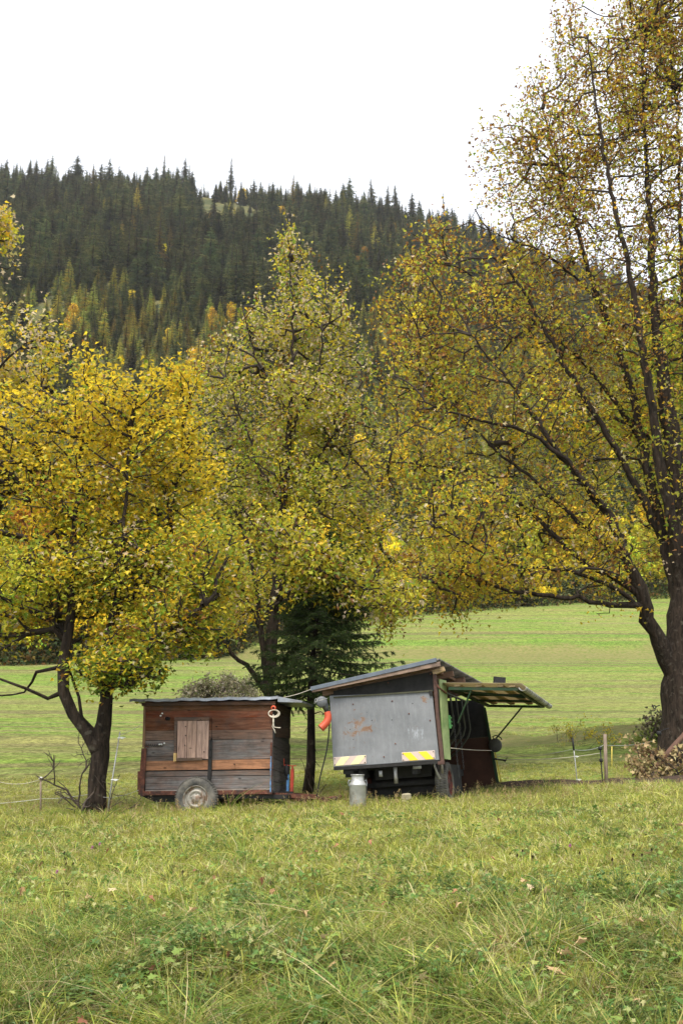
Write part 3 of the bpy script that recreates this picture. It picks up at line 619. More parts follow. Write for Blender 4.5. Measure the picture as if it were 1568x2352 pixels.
# ------------------------------------------------------------------ distant trees (shared meshes)
def far_spruce_mesh(seed, H=1.0, wide=.17, col=((3, (.11, .125, .05)), (2, (.175, .165, .066)), (1, (.07, .09, .04))), dens=1.0, bare=.06):
    r = np.random.default_rng(seed); V = []; Fl = []; C = []
    b = MB(); b.tube([(0, 0, -.03), (0, 0, .5), (0, 0, .97)], [.013, .009, .002], 5)
    V = [np.array(v) for v in b.v]; fs = [list(f) for f in b.f]; C = [(.06, .045, .035)] * len(fs)
    nw = int(30 * dens)
    pal = [p[1] for p in col]; pw = np.array([p[0] for p in col], float); pw /= pw.sum()
    for k in range(nw):
        t = bare + (1 - bare) * (k / nw) ** .95; L0 = wide * (1 - t) ** .75 * (1.0 if t > .18 else .75) + .008
        nb = max(4, int(9 * (1 - t) + 4)); a0 = r.uniform(0, 6.28); cw = np.array(pal[r.choice(len(pal), p=pw)])
        for j in range(nb):
            if r.uniform() < .12: continue
            a = a0 + 6.283 * j / nb + r.uniform(-.25, .25); L = L0 * r.uniform(.6, 1.25); d = np.array([math.cos(a), math.sin(a), 0]); sd = np.array([-d[1], d[0], 0])
            z = t + r.uniform(-.012, .012); wd = L * .34 + .004; c = cw * r.uniform(.7, 1.35)
            # drooping spray: centre line + saw-tooth edges
            pts = []; n = 4
            for i in range(n + 1):
                s = i / n; pts.append(np.array([0, 0, z]) + d * L * s + np.array([0, 0, -L * .42 * s + L * .12 * s * s]))
            for i in range(n):
                p, q = pts[i], pts[i + 1]; w1 = wd * (1 - .75 * i / n)
                for sg in (-1, 1):
                    bI = len(V); e = (p * .35 + q * .65) + sd * sg * w1 * r.uniform(.7, 1.2) + d * L * .08 + np.array([0, 0, -w1 * .55])
                    V += [p, q, e]; fs.append([bI, bI + 1, bI + 2]); C.append(tuple(c))
                if i % 2 == 0:
                    bI = len(V); e = p * .5 + q * .5 + np.array([0, 0, -.03 * r.uniform(.5, 1.3) * (1 - t) - .004]); V += [p, q, e]; fs.append([bI, bI + 1, bI + 2]); C.append(tuple(c * .9))
    V = np.array(V); loops = np.concatenate([np.array(f) for f in fs]); st = np.cumsum([0] + [len(f) for f in fs[:-1]])
    return np_mesh('spruce_tree', V, loops, st, M['needle'], np.array(C))
LARCH = ((3, (.36, .30, .07)), (2, (.26, .25, .06)), (1, (.40, .27, .06)))
YGR = ((3, (.34, .34, .10)), (2, (.22, .26, .07)), (1, (.46, .36, .08)))
spr = [far_spruce_mesh(100 + i, wide=.19 + .03 * (i % 4), dens=1.0) for i in range(6)] + [far_spruce_mesh(120, wide=.1, dens=.75, bare=.3), far_spruce_mesh(121, wide=.085, dens=.55, bare=.4)]
lar = [far_spruce_mesh(140 + i, wide=.17, col=LARCH, dens=.9) for i in range(2)] + [far_spruce_mesh(150 + i, wide=.2, col=YGR, dens=.9) for i in range(3)]
def round_tree_mesh(name, seed, pal, nl=2600, trunk=True, wide=.3, ls=.03):
    r = np.random.default_rng(seed); b = MB()
    if trunk:
        b.tube([(0, 0, -.03), (.01, 0, .3), (0, .01, .6), (.01, 0, .85)], [.018, .013, .008, .003], 6, col=(.1, .085, .07))
        for k in range(9):
            a = r.uniform(0, 6.3); z = r.uniform(.22, .7); L = wide * r.uniform(.5, .9)
            b.tube([(0, 0, z), (math.cos(a) * L * .5, math.sin(a) * L * .5, z + .1), (math.cos(a) * L, math.sin(a) * L, z + .2)], [.006, .004, .002], 4, col=(.09, .075, .06))
    C = []
    for k in range(26):
        a = r.uniform(0, 6.3); z = r.uniform(.22, .95); rr = wide * math.sin(min(1, (1.05 - z) * 1.25) * 1.57) * r.uniform(.15, .95)
        C.append((math.cos(a) * rr, math.sin(a) * rr, z, r.uniform(.06, .13)))
    C = np.array(C); i = r.integers(0, len(C), nl); u = r.normal(size=(nl, 3)); u /= np.linalg.norm(u, axis=1)[:, None]; u *= r.uniform(.2, 1, (nl, 1)) ** .5
    P = C[i, :3] + u * C[i, 3:4]; col = pick(pal, nl, r) * (.8 + .4 * (i % 5) / 4)[:, None]
    V, L, st, cc = leaves(P, ls, col, r, .3)
    nb = len(b.v); fl = [x for f in b.f for x in f]; s0 = np.cumsum([0] + [len(f) for f in b.f])[:-1] if b.f else np.array([], int)
    return np_mesh(name, np.concatenate([np.array(b.v).reshape(-1, 3), V]), np.concatenate([np.array(fl, int), L + nb]), np.concatenate([s0, st + len(fl)]), M['leaf_far'],
                   np.concatenate([np.array(b.c).reshape(-1, 3), cc]))
rt_y = [round_tree_mesh('birch_tree', 200 + i, [(3, YEL), (2, GOLD), (1.5, YG)]) for i in range(2)]
rt_o = [round_tree_mesh('birch_tree', 210, [(3, GOLD), (2, (.3, .15, .03)), (1, OLI)])]
rt_g = [round_tree_mesh('birch_tree', 220, [(3, YG), (2, GRN), (1.5, OLI), (1, YEL)])]

# forest on the hillside: sample stems
r = np.random.default_rng(31); stems = []
cell = {}
for k in range(70000):
    Y = 150 + 490 * r.uniform() ** .8; X = r.uniform(-.52, .52) * Y; u_ = X / Y; px = 784 + 2564 * u_
    sp = 4.0 if Y > 325 else 3.0
    if len(stems) > 7500: break
    key = (int(X // sp), int(Y // sp))
    if any((X - a) ** 2 + (Y - b_) ** 2 < (sp * .8) ** 2 for i in (-1, 0, 1) for j in (-1, 0, 1) for a, b_ in cell.get((key[0] + i, key[1] + j), [])): continue
    clear = (abs(px - 500) < 75 and 470 < Y < 545) or (abs(px - 450) < 55 and 500 < Y < 550)
    if Y < 285 and px > 700: pass
    if clear and r.uniform() < .9: continue
    if Y > 535 and vnoise(X, Y, .09, 6) > .35: continue
    cell.setdefault(key, []).append((X, Y))
    young = Y < 322 + 16 * math.sin(X * .06)
    h = r.uniform(7, 13) if young else ((r.uniform(9, 17) if r.uniform() < .75 else r.uniform(16, 25)) if Y < 530 else r.uniform(5, 20) * (1.45 if r.uniform() < .16 else 1))
    x = r.uniform(); mixy = .95 if young else (.6 if clear else .07 + .06 * math.sin(X * .05 + Y * .03))
    h *= 1 + .28 * float(vnoise(X, Y, .045, 11)) + (.12 * float(vnoise(X, Y, .2, 12)))
    if clear: h = r.uniform(5, 11)
    if x < mixy * .55: kind, v = 'larch', r.integers(0, 5) if young else r.integers(0, 2)
    elif x < mixy * (.60 if young else .66): kind, v = 'birch', r.integers(0, 3)
    else: kind, v = 'spruce', (r.integers(0, 8) if Y > 540 else r.integers(0, 6))
    if kind == 'birch': h *= .8
    stems.append((X, Y, g1(X, Y) - .3, h, kind, v, px))
def show(s):
    X, Y, z, h, kind, v, px = s
    return (h / Y) if (0 < px < 1250 and (Y > 215)) else 0
order = sorted(stems, key=show, reverse=True)
front = {'spruce': [], 'larch': [], 'birch': []}; rest = {'spruce': [], 'larch': [], 'birch': []}
for s in order:
    k = s[4]; cap_ = {'spruce': 300, 'larch': 120, 'birch': 60}[k]
    (front if len(front[k]) < cap_ and show(s) > 0 else rest)[k].append(s)
MSH = {'spruce': spr, 'larch': lar, 'birch': rt_y + rt_o}
LBL = {'spruce': ('dark green spruce in the dense forest on the mountainside', 'spruces on the mountainside', 'spruce_tree'),
       'larch': ('yellowing larch among the dark spruces on the mountainside', 'larches on the mountainside', 'larch_tree'),
       'birch': ('small round yellow birch on the forested mountainside', 'birches on the mountainside', 'birch_tree')}
for k, L in front.items():
    for s in L:
        o = bpy.data.objects.new(LBL[k][2], MSH[k][s[5]]); COL.objects.link(o); o.location = s[:3]
        sx_ = s[3] * r.uniform(.85, 1.2); o.scale = (sx_, sx_, s[3]); o.rotation_euler = (r.normal() * .02, r.normal() * .02, r.uniform(0, 6.3))
        tag(o, LBL[k][0], 'tree', LBL[k][1])

def scatter(name, protos, pts, rot, scl, vi, label, cat, mats=None):
    """one object of real instances on points"""
    c = bpy.data.collections.new(name + '_kinds')
    for i, me in enumerate(protos):
        c.objects.link(bpy.data.objects.new(f'{name}_kind_{i:02d}', me))
    me = bpy.data.meshes.new(name); n = len(pts); me.vertices.add(n); me.vertices.foreach_set('co', np.asarray(pts, np.float32).ravel())
    a = me.attributes.new('rot', 'FLOAT_VECTOR', 'POINT'); a.data.foreach_set('vector', np.asarray(rot, np.float32).ravel())
    a = me.attributes.new('scl', 'FLOAT_VECTOR', 'POINT'); a.data.foreach_set('vector', np.asarray(scl, np.float32).ravel())
    a = me.attributes.new('vi', 'INT', 'POINT'); a.data.foreach_set('value', np.asarray(vi, np.int32))
    o = link(name, me); g = bpy.data.node_groups.new(name, 'GeometryNodeTree')
    g.interface.new_socket('Geometry', in_out='INPUT', socket_type='NodeSocketGeometry'); g.interface.new_socket('Geometry', in_out='OUTPUT', socket_type='NodeSocketGeometry')
    gi = g.nodes.new('NodeGroupInput'); go = g.nodes.new('NodeGroupOutput'); ip = g.nodes.new('GeometryNodeInstanceOnPoints'); ci = g.nodes.new('GeometryNodeCollectionInfo')
    ci.inputs['Collection'].default_value = c; ci.inputs['Separate Children'].default_value = True; ci.inputs['Reset Children'].default_value = True
    g.links.new(gi.outputs[0], ip.inputs['Points']); g.links.new(ci.outputs[0], ip.inputs['Instance']); ip.inputs['Pick Instance'].default_value = True
    for nm, ty, sock in (('vi', 'INT', 'Instance Index'), ('rot', 'FLOAT_VECTOR', 'Rotation'), ('scl', 'FLOAT_VECTOR', 'Scale')):
        x = g.nodes.new('GeometryNodeInputNamedAttribute'); x.data_type = ty; x.inputs[0].default_value = nm
        g.links.new(x.outputs[0], ip.inputs[sock])
    g.links.new(ip.outputs[0], go.inputs[0]); m = o.modifiers.new('scatter', 'NODES'); m.node_group = g
    tag(o, label, cat, kind='stuff'); return o
allm = spr + lar + rt_y + rt_o; offs = {'spruce': 0, 'larch': len(spr), 'birch': len(spr) + len(lar)}
RS = [s for k in rest for s in rest[k]]
scatter('forest', allm, [s[:3] for s in RS], [(0, 0, r.uniform(0, 6.3)) for _ in RS], [(s[3] * 1.05, s[3] * 1.05, s[3]) for s in RS], [offs[s[4]] + s[5] for s in RS],
        'dark spruce forest with yellow larches covering the mountainside behind', 'forest')

# trees along the top edge of the meadow
edge = []
spec = [('birch_tree', rt_y, 'yellow birch at the wood edge behind the meadow', 'yellow trees at the meadow edge'),
        ('birch_tree', rt_o, 'orange leaved tree at the wood edge behind the meadow', 'orange trees at the meadow edge'),
        ('birch_tree', rt_g, 'yellow green tree at the wood edge behind the meadow', 'green trees at the meadow edge'),
        ('spruce_tree', spr[:5], 'dark spruce among the yellow trees at the meadow edge', 'spruces at the meadow edge')]
def edgeY(px): return float(np.interp(px, [-300, 0, 500, 900, 1568, 2200], [80, 82, 92, 118, 139, 140]))
r = np.random.default_rng(8)
for k in range(120):
    px = -260 + 2150 * (k * .618 % 1); row = k % 3
    Y = edgeY(px) + [1.5, 8, 17][row] + r.uniform(-2, 3); X = (px - 784) / 2564 * Y
    ki = r.choice(4, p=[.36, .22, .2, .22]) if px < 820 else r.choice(4, p=[.26, .28, .2, .26])
    nm, ms, lb, gr = spec[ki]; o = bpy.data.objects.new(nm, ms[r.integers(0, len(ms))]); COL.objects.link(o)
    h = r.uniform(7, 13) * (1.15 if ki == 3 else 1) * (1.15 if row else 1) * (.8 if px > 850 else 1)
    o.location = (X, Y, g1(X, Y) - .1); o.scale = (h * r.uniform(.9, 1.2), h, h); o.rotation_euler = (0, 0, r.uniform(0, 6.3)); tag(o, lb, 'tree', gr)
def stuff_leaves(name, P, size, pal, seed, label, cat, up=.3):
    rr = np.random.default_rng(seed); V, L, st, cc = leaves(P, size, pick(pal, len(P), rr), rr, up)
    return tag(link(name, np_mesh(name, V, L, st, M['leaf_far'], cc)), label, cat, kind='stuff')
n = 60000; px = r.uniform(-300, 1900, n); Y = np.array([edgeY(p) for p in px]) + r.uniform(-1, 20, n) ** 1.0; X = (px - 784) / 2564 * Y
z = G(X, Y) + np.abs(r.normal(size=n)) * .9 * (1 + .6 * vnoise(X, Y, .5))
stuff_leaves('undergrowth', np.stack([X, Y, z], 1), .3, [(3, (.04, .055, .02)), (2, (.08, .07, .03)), (1, (.16, .12, .03)), (1, (.12, .06, .02))], 4, 'dark undergrowth and hedge along the top of the meadow', 'undergrowth')

# ------------------------------------------------------------------ trailers
def c1(x, y): return 275.6 + .2929 * x, 1550.2 + .2929 * y
def c2(x, y): return 689 + .4028 * x, 1481.3 + .4028 * y
def c5(x, y): return (1230 + .2637 * x) / 1.7417, (2640 + .2637 * y) / 1.7417
def local(loc, rot, p, ly=None, lx=None):
    Mi = (Matrix.Translation(loc) @ Euler(rot).to_matrix().to_4x4()).inverted()
    o = Mi @ EYE; d = Mi.to_3x3() @ ray(*p)
    t = (ly - o.y) / d.y if lx is None else (lx - o.x) / d.x
    q = o + d * t; return (q.x, q.z) if lx is None else (q.y, q.z)

def wheel(name, parent, c, Rw, wd, rimmat, side=-1, dish=.5, tread=26):
    """axle along local Y when side is -1/+1 (outer face towards -Y for -1)"""
    e = empty(name, c); e.parent = parent
    h = wd / 2
    prof = [(Rw * .60, -h * .78), (Rw * .64, -h * .95), (Rw * .8, -h * 1.03), (Rw * .93, -h * .86), (Rw * .985, -h * .6), (Rw, -h * .3), (Rw, h * .3), (Rw * .985, h * .6), (Rw * .93, h * .86), (Rw * .8, h), (Rw * .62, h * .9), (Rw * .60, h * .7)]
    b = MB(); b.lathe([(r_, -y * 1) for r_, y in prof][::-1], axis='Y', n=56)
    for k in range(tread * 2):
        a = 2 * math.pi * k / (tread * 2)
        for yy in (-.62, 0, .62):
            b.box((math.cos(a) * Rw * (1.0 if abs(yy) < .1 else .985), yy * h, math.sin(a) * Rw * (1.0 if abs(yy) < .1 else .985)), (Rw * .075, h * .42, .012), Euler((0, -a + math.pi / 2, 0)))
    b.build('tyre', M['tyre'], e, True)
    b = MB(); s = side
    pr = [(Rw * .62, .80), (Rw * .60, .88), (Rw * .57, .80), (Rw * .555, .45), (Rw * .50, .28), (Rw * .44, .36), (Rw * .42, .62), (Rw * .36, .70), (Rw * .31, .64), (Rw * .27, .5), (Rw * .2, .52), (Rw * .18, .66), (Rw * .12, .78), (Rw * .05, .83), (0.002, .84)]
    b.lathe([(r_, y_ * h) for r_, y_ in (pr if s < 0 else pr)], axis='Y', n=40)
    for k in range(5):
        a = 2 * math.pi * k / 5 + .3; b.tube([(math.cos(a) * Rw * .245, -.48 * h, math.sin(a) * Rw * .245), (math.cos(a) * Rw * .245, -.66 * h, math.sin(a) * Rw * .245)], .012, 6)
    b.lathe([(Rw * .60, -h * .75), (Rw * .3, -h * .3), (.01, -h * .3)], axis='Y', n=24)
    rm = b.build('rim', rimmat, e, True)
    if side > 0: rm.rotation_euler = (0, 0, math.pi)
    return e

# ---- wooden trailer
LA = R(-8.9); Lx = (452 - 784) / 2564 * 17.1; LLOC = Vector((Lx, 17.12, g1(Lx, 17.1))); LROT = (0, 0, LA)
def L1(x, y, ly=0): return local(LLOC, LROT, c1(x, y), ly)
lt = empty('wooden_trailer', LLOC, LROT, label='old single axle box trailer of weathered reddish and grey planks with flat tin roof', cat='trailer')
xl, zb = L1(160, 943); xr, zb2 = L1(1196, 932); xtl, zt = L1(192, 222); _, zt2 = L1(1200, 232)
DW = 1.3
RED1, RED2, RED3 = (.105, .036, .014), (.125, .032, .012), (.135, .037, .016)
GR1, GR2, GR3, ORG = (.13, .108, .095), (.15, .138, .132), (.175, .162, .155), (.33, .16, .085)
rows = [(205, 283, (.10, .045, .018), 0), (283, 352, RED2, -20), (340, 440, RED1, -10), (437, 515, (.15, .10, .075), -12), (515, 640, GR2, -14), (640, 680, GR1, -22), (672, 752, ORG, -14), (757, 800, GR1, -12), (800, 900, GR3, -12), (900, 917, (.25, .22, .19), -15)]
b = MB()
segs = [(0, .285), (.515, 1.0)]
for i, (y0, y1, c, sl) in enumerate(rows):
    for a0, a1 in ((0, 1),) if i in (0, 1, 8, 9) else ((0, .52), (.52, 1.0)):
        xa = 200 + (1197 - 200) * a0 + (0 if a0 == 0 else 2); xb = 200 + (1197 - 200) * a1 - (0 if a1 == 1 else 2)
        if i == 3 and a0: c_ = (.13, .085, .065)
        elif i == 2 and a0: c_ = (.10, .04, .022)
        elif i == 5 and a0: c_ = GR2
        else: c_ = c
        f0 = sl * a0; f1 = sl * a1
        g_ = 2.2
        p = [L1(xa, y0 + f0 + g_), L1(xb, y0 + f1 + g_), L1(xb, y1 + f1 - g_), L1(xa, y1 + f0 - g_)]
        k = random.uniform(.9, 1.12); off = random.uniform(-.004, .004)
        b.hexa([(q[0], off, q[1]) for q in p], [(q[0], .022, q[1]) for q in p], 0, tuple(v * k for v in c_))
b.hexa([(q[0], .024, q[1]) for q in [L1(196, 210), L1(1198, 212), L1(1196, 925), L1(180, 925)]], [(q[0], .03, q[1]) for q in [L1(196, 210), L1(1198, 212), L1(1196, 925), L1(180, 925)]], 1)
b.build('side_wall', [M['planks'], M['dark']], lt, bevel=.0025)
# end wall with slanting boards
def L1x(x, y): return local(LLOC, LROT, c1(x, y), lx=xr)
b = MB(); ye = DW
zs = [1.36, 1.23, 1.06, .88, .72, .56, .42, .30, .17]; base = zb2
ncol = [(.06, .035, .02), (.05, .03, .02), (.07, .04, .028), (.06, .05, .045), (.075, .065, .058), (.09, .08, .072), (.11, .098, .09), (.12, .11, .10)]
for i in range(8):
    z1 = base + 1.38 - i * .172; z0 = z1 - .166; d = -.10 if i < 3 else .05
    b.hexa([(xr, .02, z0 + d * .2), (xr, .02, z1 + d * .2), (xr, ye, z1 - d * .6 - .06), (xr, ye, z0 - d * .6 - .06)], [(xr - .022, .02, z0 + d * .2), (xr - .022, .02, z1 + d * .2), (xr - .022, ye, z1 - d * .6 - .06), (xr - .022, ye, z0 - d * .6 - .06)], 0, ncol[i])
b.box((xr - .035, ye / 2, (zb2 + zt2) / 2), (.02, ye - .03, zt2 - zb2 - .05), mat=1)
b.build('end_wall', [M['plank_end'], M['dark']], lt, bevel=.002)
b = MB(); b.box(((xtl + xr) / 2, ye, (zb + zt) / 2), (xr - xtl - .04, .03, zt - zb - .04), col=(.09, .07, .055))
b.hexa([(xtl + .0, 0.03, zt - .02), (xl + .05, 0.03, zb + .03), (xl + .05, ye - .02, zb + .03), (xtl, ye - .02, zt - .02)], [(xtl + .02, 0.03, zt - .02), (xl + .07, 0.03, zb + .03), (xl + .07, ye - .02, zb + .03), (xtl + .02, ye - .02, zt - .02)], 0, (.2, .11, .05))
b.build('rear_wall', [M['planks']], lt)
# corner post, left trim
b = MB(); q0, q1, q2, q3 = L1(188, 240), L1(202, 240), L1(200, 570), L1(178, 570)
b.hexa([(q[0], -.012, q[1]) for q in (q0, q1, q2, q3)], [(q[0], .04, q[1]) for q in (q0, q1, q2, q3)], 0, (.2, .12, .07))
b.build('corner_trim', M['plank_up'], lt)
b = MB(); q0, q1, q2, q3 = L1(1199, 240), L1(1213, 240), L1(1213, 500), L1(1199, 500)
b.hexa([(q[0], -.014, q[1]) for q in (q0, q1, q2, q3)], [(q[0], .05, q[1]) for q in (q0, q1, q2, q3)], 0)
b.build('corner_post', M['dark'], lt)
# steel frame
b = MB(); p = L1
def fbar(a, c_, w_=.03, y=-.03, d=.03, m=0):
    (x0, z0), (x1, z1) = p(*a), p(*c_); b.beam((x0, y, z0), (x1, y, z1), d, w_, m)
fbar((198, 928), (1196, 918), .062); fbar((165, 940), (205, 930), .06)
fbar((203, 575), (183, 940), .045, -.025); fbar((186, 575), (160, 940), .045, -.02); fbar((204, 560), (232, 565), .012); fbar((150, 755), (148, 915), .035, .0)
fbar((1190, 530), (1188, 900), .03); 
for yy in (.35, .9): b.beam((xl, yy, zb + .02), (xr, yy, zb + .02), .06, .06)
b.build('frame', M['rust'], lt, bevel=.003)
b = MB(); fbar((1190, 640), (1186, 920), .02, -.045); b.build('blue_strap', M['bluepaint'], lt)
b = MB(); fbar((715, 512), (703, 825), .055, -.02, .02); b.build('iron_stake', M['dark'], lt, bevel=.003)
# chassis below
b = MB()
q = [p(150, 945), p(270, 998), p(440, 996), p(470, 945)]
b.hexa([(v[0], .04, v[1]) for v in q], [(v[0], 1.2, v[1]) for v in q])
b.box((.55, .6, zb - .02), (1.7, 1.1, .06)); b.box((-.1, .6, .32), (.09, 1.3, .09)); b.box((.9, .65, .2), (.12, .5, .22)); b.beam((.4, .4, .3), (1.4, .5, .28), .06, .1)
b.build('chassis', M['dark'], lt)
# roof
q0, q1 = L1(78, 197, -.06), L1(1238, 176, -.06)
b = MB(); nx = 34
vs = []
for j in range(2):
    for i in range(nx + 1):
        t_ = i / nx; x = q0[0] + (q1[0] + .28 - q0[0]) * t_ if j else q0[0] + (q1[0] - q0[0]) * t_
        z = q0[1] + (q1[1] - q0[1]) * t_ + .006 * math.sin(i * 1.7) + .005 * math.sin(i * .6) - (.05 if j else 0)
        vs.append((x, -.07 if j == 0 else DW + .12, z))
top = [(v[0], v[1], v[2] + .014) for v in vs]; lip = [(v[0], v[1] - .003, v[2] - .03) for v in vs[:nx + 1]]; n1 = nx + 1
b.add(vs + top, [(i, i + n1, i + n1 + 1, i + 1) for i in range(nx)] + [(i + 2 * n1, i + 1 + 2 * n1, i + n1 + 1 + 2 * n1, i + n1 + 2 * n1) for i in range(nx)] + [(i, i + 1, i + 1 + 2 * n1, i + 2 * n1) for i in range(nx)] + [(0, 2 * n1, 3 * n1, n1), (nx, n1 + nx, 3 * n1 + nx, 2 * n1 + nx)])
b.add(lip + vs[:n1], [(i, i + 1, i + 1 + n1, i + n1) for i in range(nx)])
b.build('roof', M['zinc'], lt)
b = MB(); (x0, z0), (x1, z1) = L1(1238, 190, -.065), L1(1425, 212, -.03)
b.hexa([(x0, -.08, z0 - .045), (x0, -.08, z0 + .035), (x1, .0, z1 + .02), (x1, .0, z1 - .01)], [(x0, .2, z0 - .045), (x0, .2, z0 + .035), (x1, .9, z1 + .02), (x1, .9, z1 - .01)]); b.build('roof_flashing', M['zinc'], lt, bevel=.003)
b = MB(); b.box(((xtl + xr) / 2, -.02, zt - .02), (xr - xtl + .06, .03, .05), col=(.05, .03, .02)); b.box(((xtl + xr) / 2, .65, zt - .02), (xr - xtl, 1.2, .03), col=(.05, .03, .02)); b.build('roof_batten', M['planks'], lt)
# shutter
sh = empty('shutter', (0, 0, 0)); sh.parent = lt; b = MB()
for (xa, xb, ca) in ((458, 532, (.36, .235, .185)), (536, 606, (.37, .245, .19)), (609, 702, (.40, .27, .215))):
    qq = [p(xa, 362), p(xb, 358), p(xb - 5, 660), p(xa - 5, 655)]
    b.hexa([(v[0], -.035, v[1]) for v in qq], [(v[0], -.012, v[1]) for v in qq], 0, ca)
b.build('shutter_boards', M['plank_up'], sh, bevel=.002)
b = MB()
def fr(pts, y0, y1, c): qq = [p(*a) for a in pts]; b.hexa([(v[0], y0, v[1]) for v in qq], [(v[0], y1, v[1]) for v in qq], 0, c)
fr([(434, 333), (706, 330), (704, 356), (434, 362)], -.045, -.008, (.10, .07, .055)); fr([(434, 364), (456, 363), (447, 615), (430, 615)], -.045, -.008, (.11, .08, .065))
fr([(448, 652), (650, 648), (652, 670), (448, 676)], -.05, -.03, (.12, .085, .06))
b.build('shutter_frame', M['planks'], sh, bevel=.002)
b = MB(); fr([(428, 614), (450, 614), (447, 678), (428, 680)], -.055, -.01, (.62, .42, .17)); b.build('shutter_block', M['plank_up'], sh, bevel=.002)
b = MB()
for (x, y) in ((334, 302), (322, 320), (312, 546), (328, 545), (350, 537)):
    xx, zz = p(x, y); b.lathe([(.004, .02), (.013, .017), (.013, 0)], (xx, -.003, zz), 'Y', 12)
b.build('bolt_heads', M['white'], lt, True)
b = MB()
for (x, y) in ((522, 405), (522, 476), (516, 552), (666, 604), (722, 500), (716, 580), (712, 640), (640, 350), (900, 700), (760, 405)):
    xx, zz = p(x, y); b.lathe([(.003, .054), (.008, .05), (.008, .0)], (xx, 0, zz), 'Y', 8)
b.build('nail_heads', M['dark'], lt)
xx, zz = p(382, 343); b = MB(); b.tube([(xx, .02, zz), (xx, -.09, zz - .005)], .028, 14, caps=False); b.tube([(xx, .02, zz), (xx, -.07, zz - .005)], .022, 14); b.build('vent_pipe', M['dark'], lt, True)
b = MB(); pts = []
(x0, z0), (x1, z1) = p(190, 548), p(340, 556)
for i in range(150):
    t_ = i / 149; a = t_ * 2 * math.pi * 9; pts.append((x0 + (x1 - x0) * t_, -.022 + .016 * math.cos(a), z0 + (z1 - z0) * t_ + .02 * math.sin(a)))
b.tube(pts, .003, 5); b.build('coil_spring', M['dark'], lt, True)
xx, zz = p(602, 972, -.1)
wheel('wheel', lt, (xx, -.1, zz + .0), .325, .15, M['rim'])
wheel('wheel', lt, (xx, DW + .05, zz + .0), .325, .15, M['rim'], 1)
# drawbar, jack
b = MB(); (x0, z0), (x1, z1) = p(1200, 955), p(1530, 975)
b.beam((xr - .3, .65, z0), (x1 + .1, .65, z1 - .02), .09, .09); b.beam((xr - .1, .15, z0 + .03), (x0 + .55, .6, z0 - .01), .06, .07); b.beam((xr - .1, 1.15, z0 + .03), (x0 + .55, .7, z0 - .01), .06, .07)
b.tube([(x1 + .1, .65, z1), (x1 + .3, .65, z1 + .02)], .035, 10); b.build('drawbar', M['rust'], lt, bevel=.004)
def Lj(x, y): return local(LLOC, LROT, c1(x, y), .55)
b = MB(); (x0, z0), (x1, z1) = Lj(1345, 945), Lj(1352, 738)
b.beam((x0, .55, z0), (x1, .55, z1), .05, .05); b.tube([(x1, .55, z1), (x1 + .0, .55, z1 + .05)], .014, 8)
b.beam((x1 - .04, .55, z1 + .05), (x1 + .06, .55, z1 + .05), .02, .014); h0, h1 = Lj(1292, 708), Lj(1292, 657); b.tube([(x1, .55, z1 + .05), (h0[0], .5, h0[1]), (h1[0], .48, h1[1])], .009, 6)
b.build('jack', M['redpaint'], lt, bevel=.004)
b = MB()
for a0, a1 in (((1226, 730), (1222, 880)), ((1322, 780), (1318, 930))):
    (x0, z0), (x1, z1) = Lj(*a0), Lj(*a1); b = MB(); b.beam((x0, .5, z0), (x1, .5, z1), .012, .04, up=(1, 0, 0)); b.build('blue_bracket', M['bluepaint'], lt)
b = MB(); (x0, z0) = Lj(1310, 750); b.lathe([(.0, -.09), (.028, -.075), (.034, 0), (.028, .07), (0, .09)], (x0, .5, z0), 'Z', 14); b.tube([(x0, .5, z0 - .08), (x0 + .02, .5, z0 - .14)], .02, 8); b.build('black_handle', M['black'], lt, True)
b = MB(); (x0, z0) = local(LLOC, LROT, c1(1337, 262), DW * .8)
ring = [(x0 + .02 * math.cos(a), DW * .8, z0 + .02 * math.sin(a)) for a in np.linspace(0, 6.28, 12)]; b.tube([(x0 - .08, DW * .8, z0)] + ring, .006, 6, caps=False); b.build('eye_hook', M['dark'], lt)
# rope coil hung on the corner
px0, pz0 = p(1212, 262); rc = empty('rope_coil', LLOC + Euler(LROT).to_matrix() @ Vector((px0, -.05, pz0)), LROT, label='pale rope coil with red spool hung on the corner of the wooden trailer', cat='rope')
b = MB()
for k in range(3):
    pts = [(.075 * math.sin(a) * (1 + .08 * k) + .01 * k - .005, -.02 - .012 * k, -.05 - (.095 + .01 * k) * (1 - math.cos(a)) * .5 + .02) for a in np.linspace(.2 * k, 6.28 + .2 * k, 26)]
    b.tube(pts, .0075, 6, caps=False)
b.tube([(0, -.03, -.12), (.01, -.04, -.2), (-.01, -.04, -.28), (.02, -.04, -.33), (.04, -.045, -.38)], .008, 6); b.tube([(0, -.03, -.1), (.0, -.045, -.2), (.02, -.05, -.29), (.09, -.05, -.3), (.12, -.05, -.3)], .008, 6)
b.build('rope', M['rope'], rc, True)
b = MB(); b.lathe([(.02, .035), (.04, .03), (.025, .015), (.025, -.005), (.04, -.02), (.02, -.025)], (0, -.01, .0), 'Y', 16); b.build('spool', M['redplastic'], rc, True)

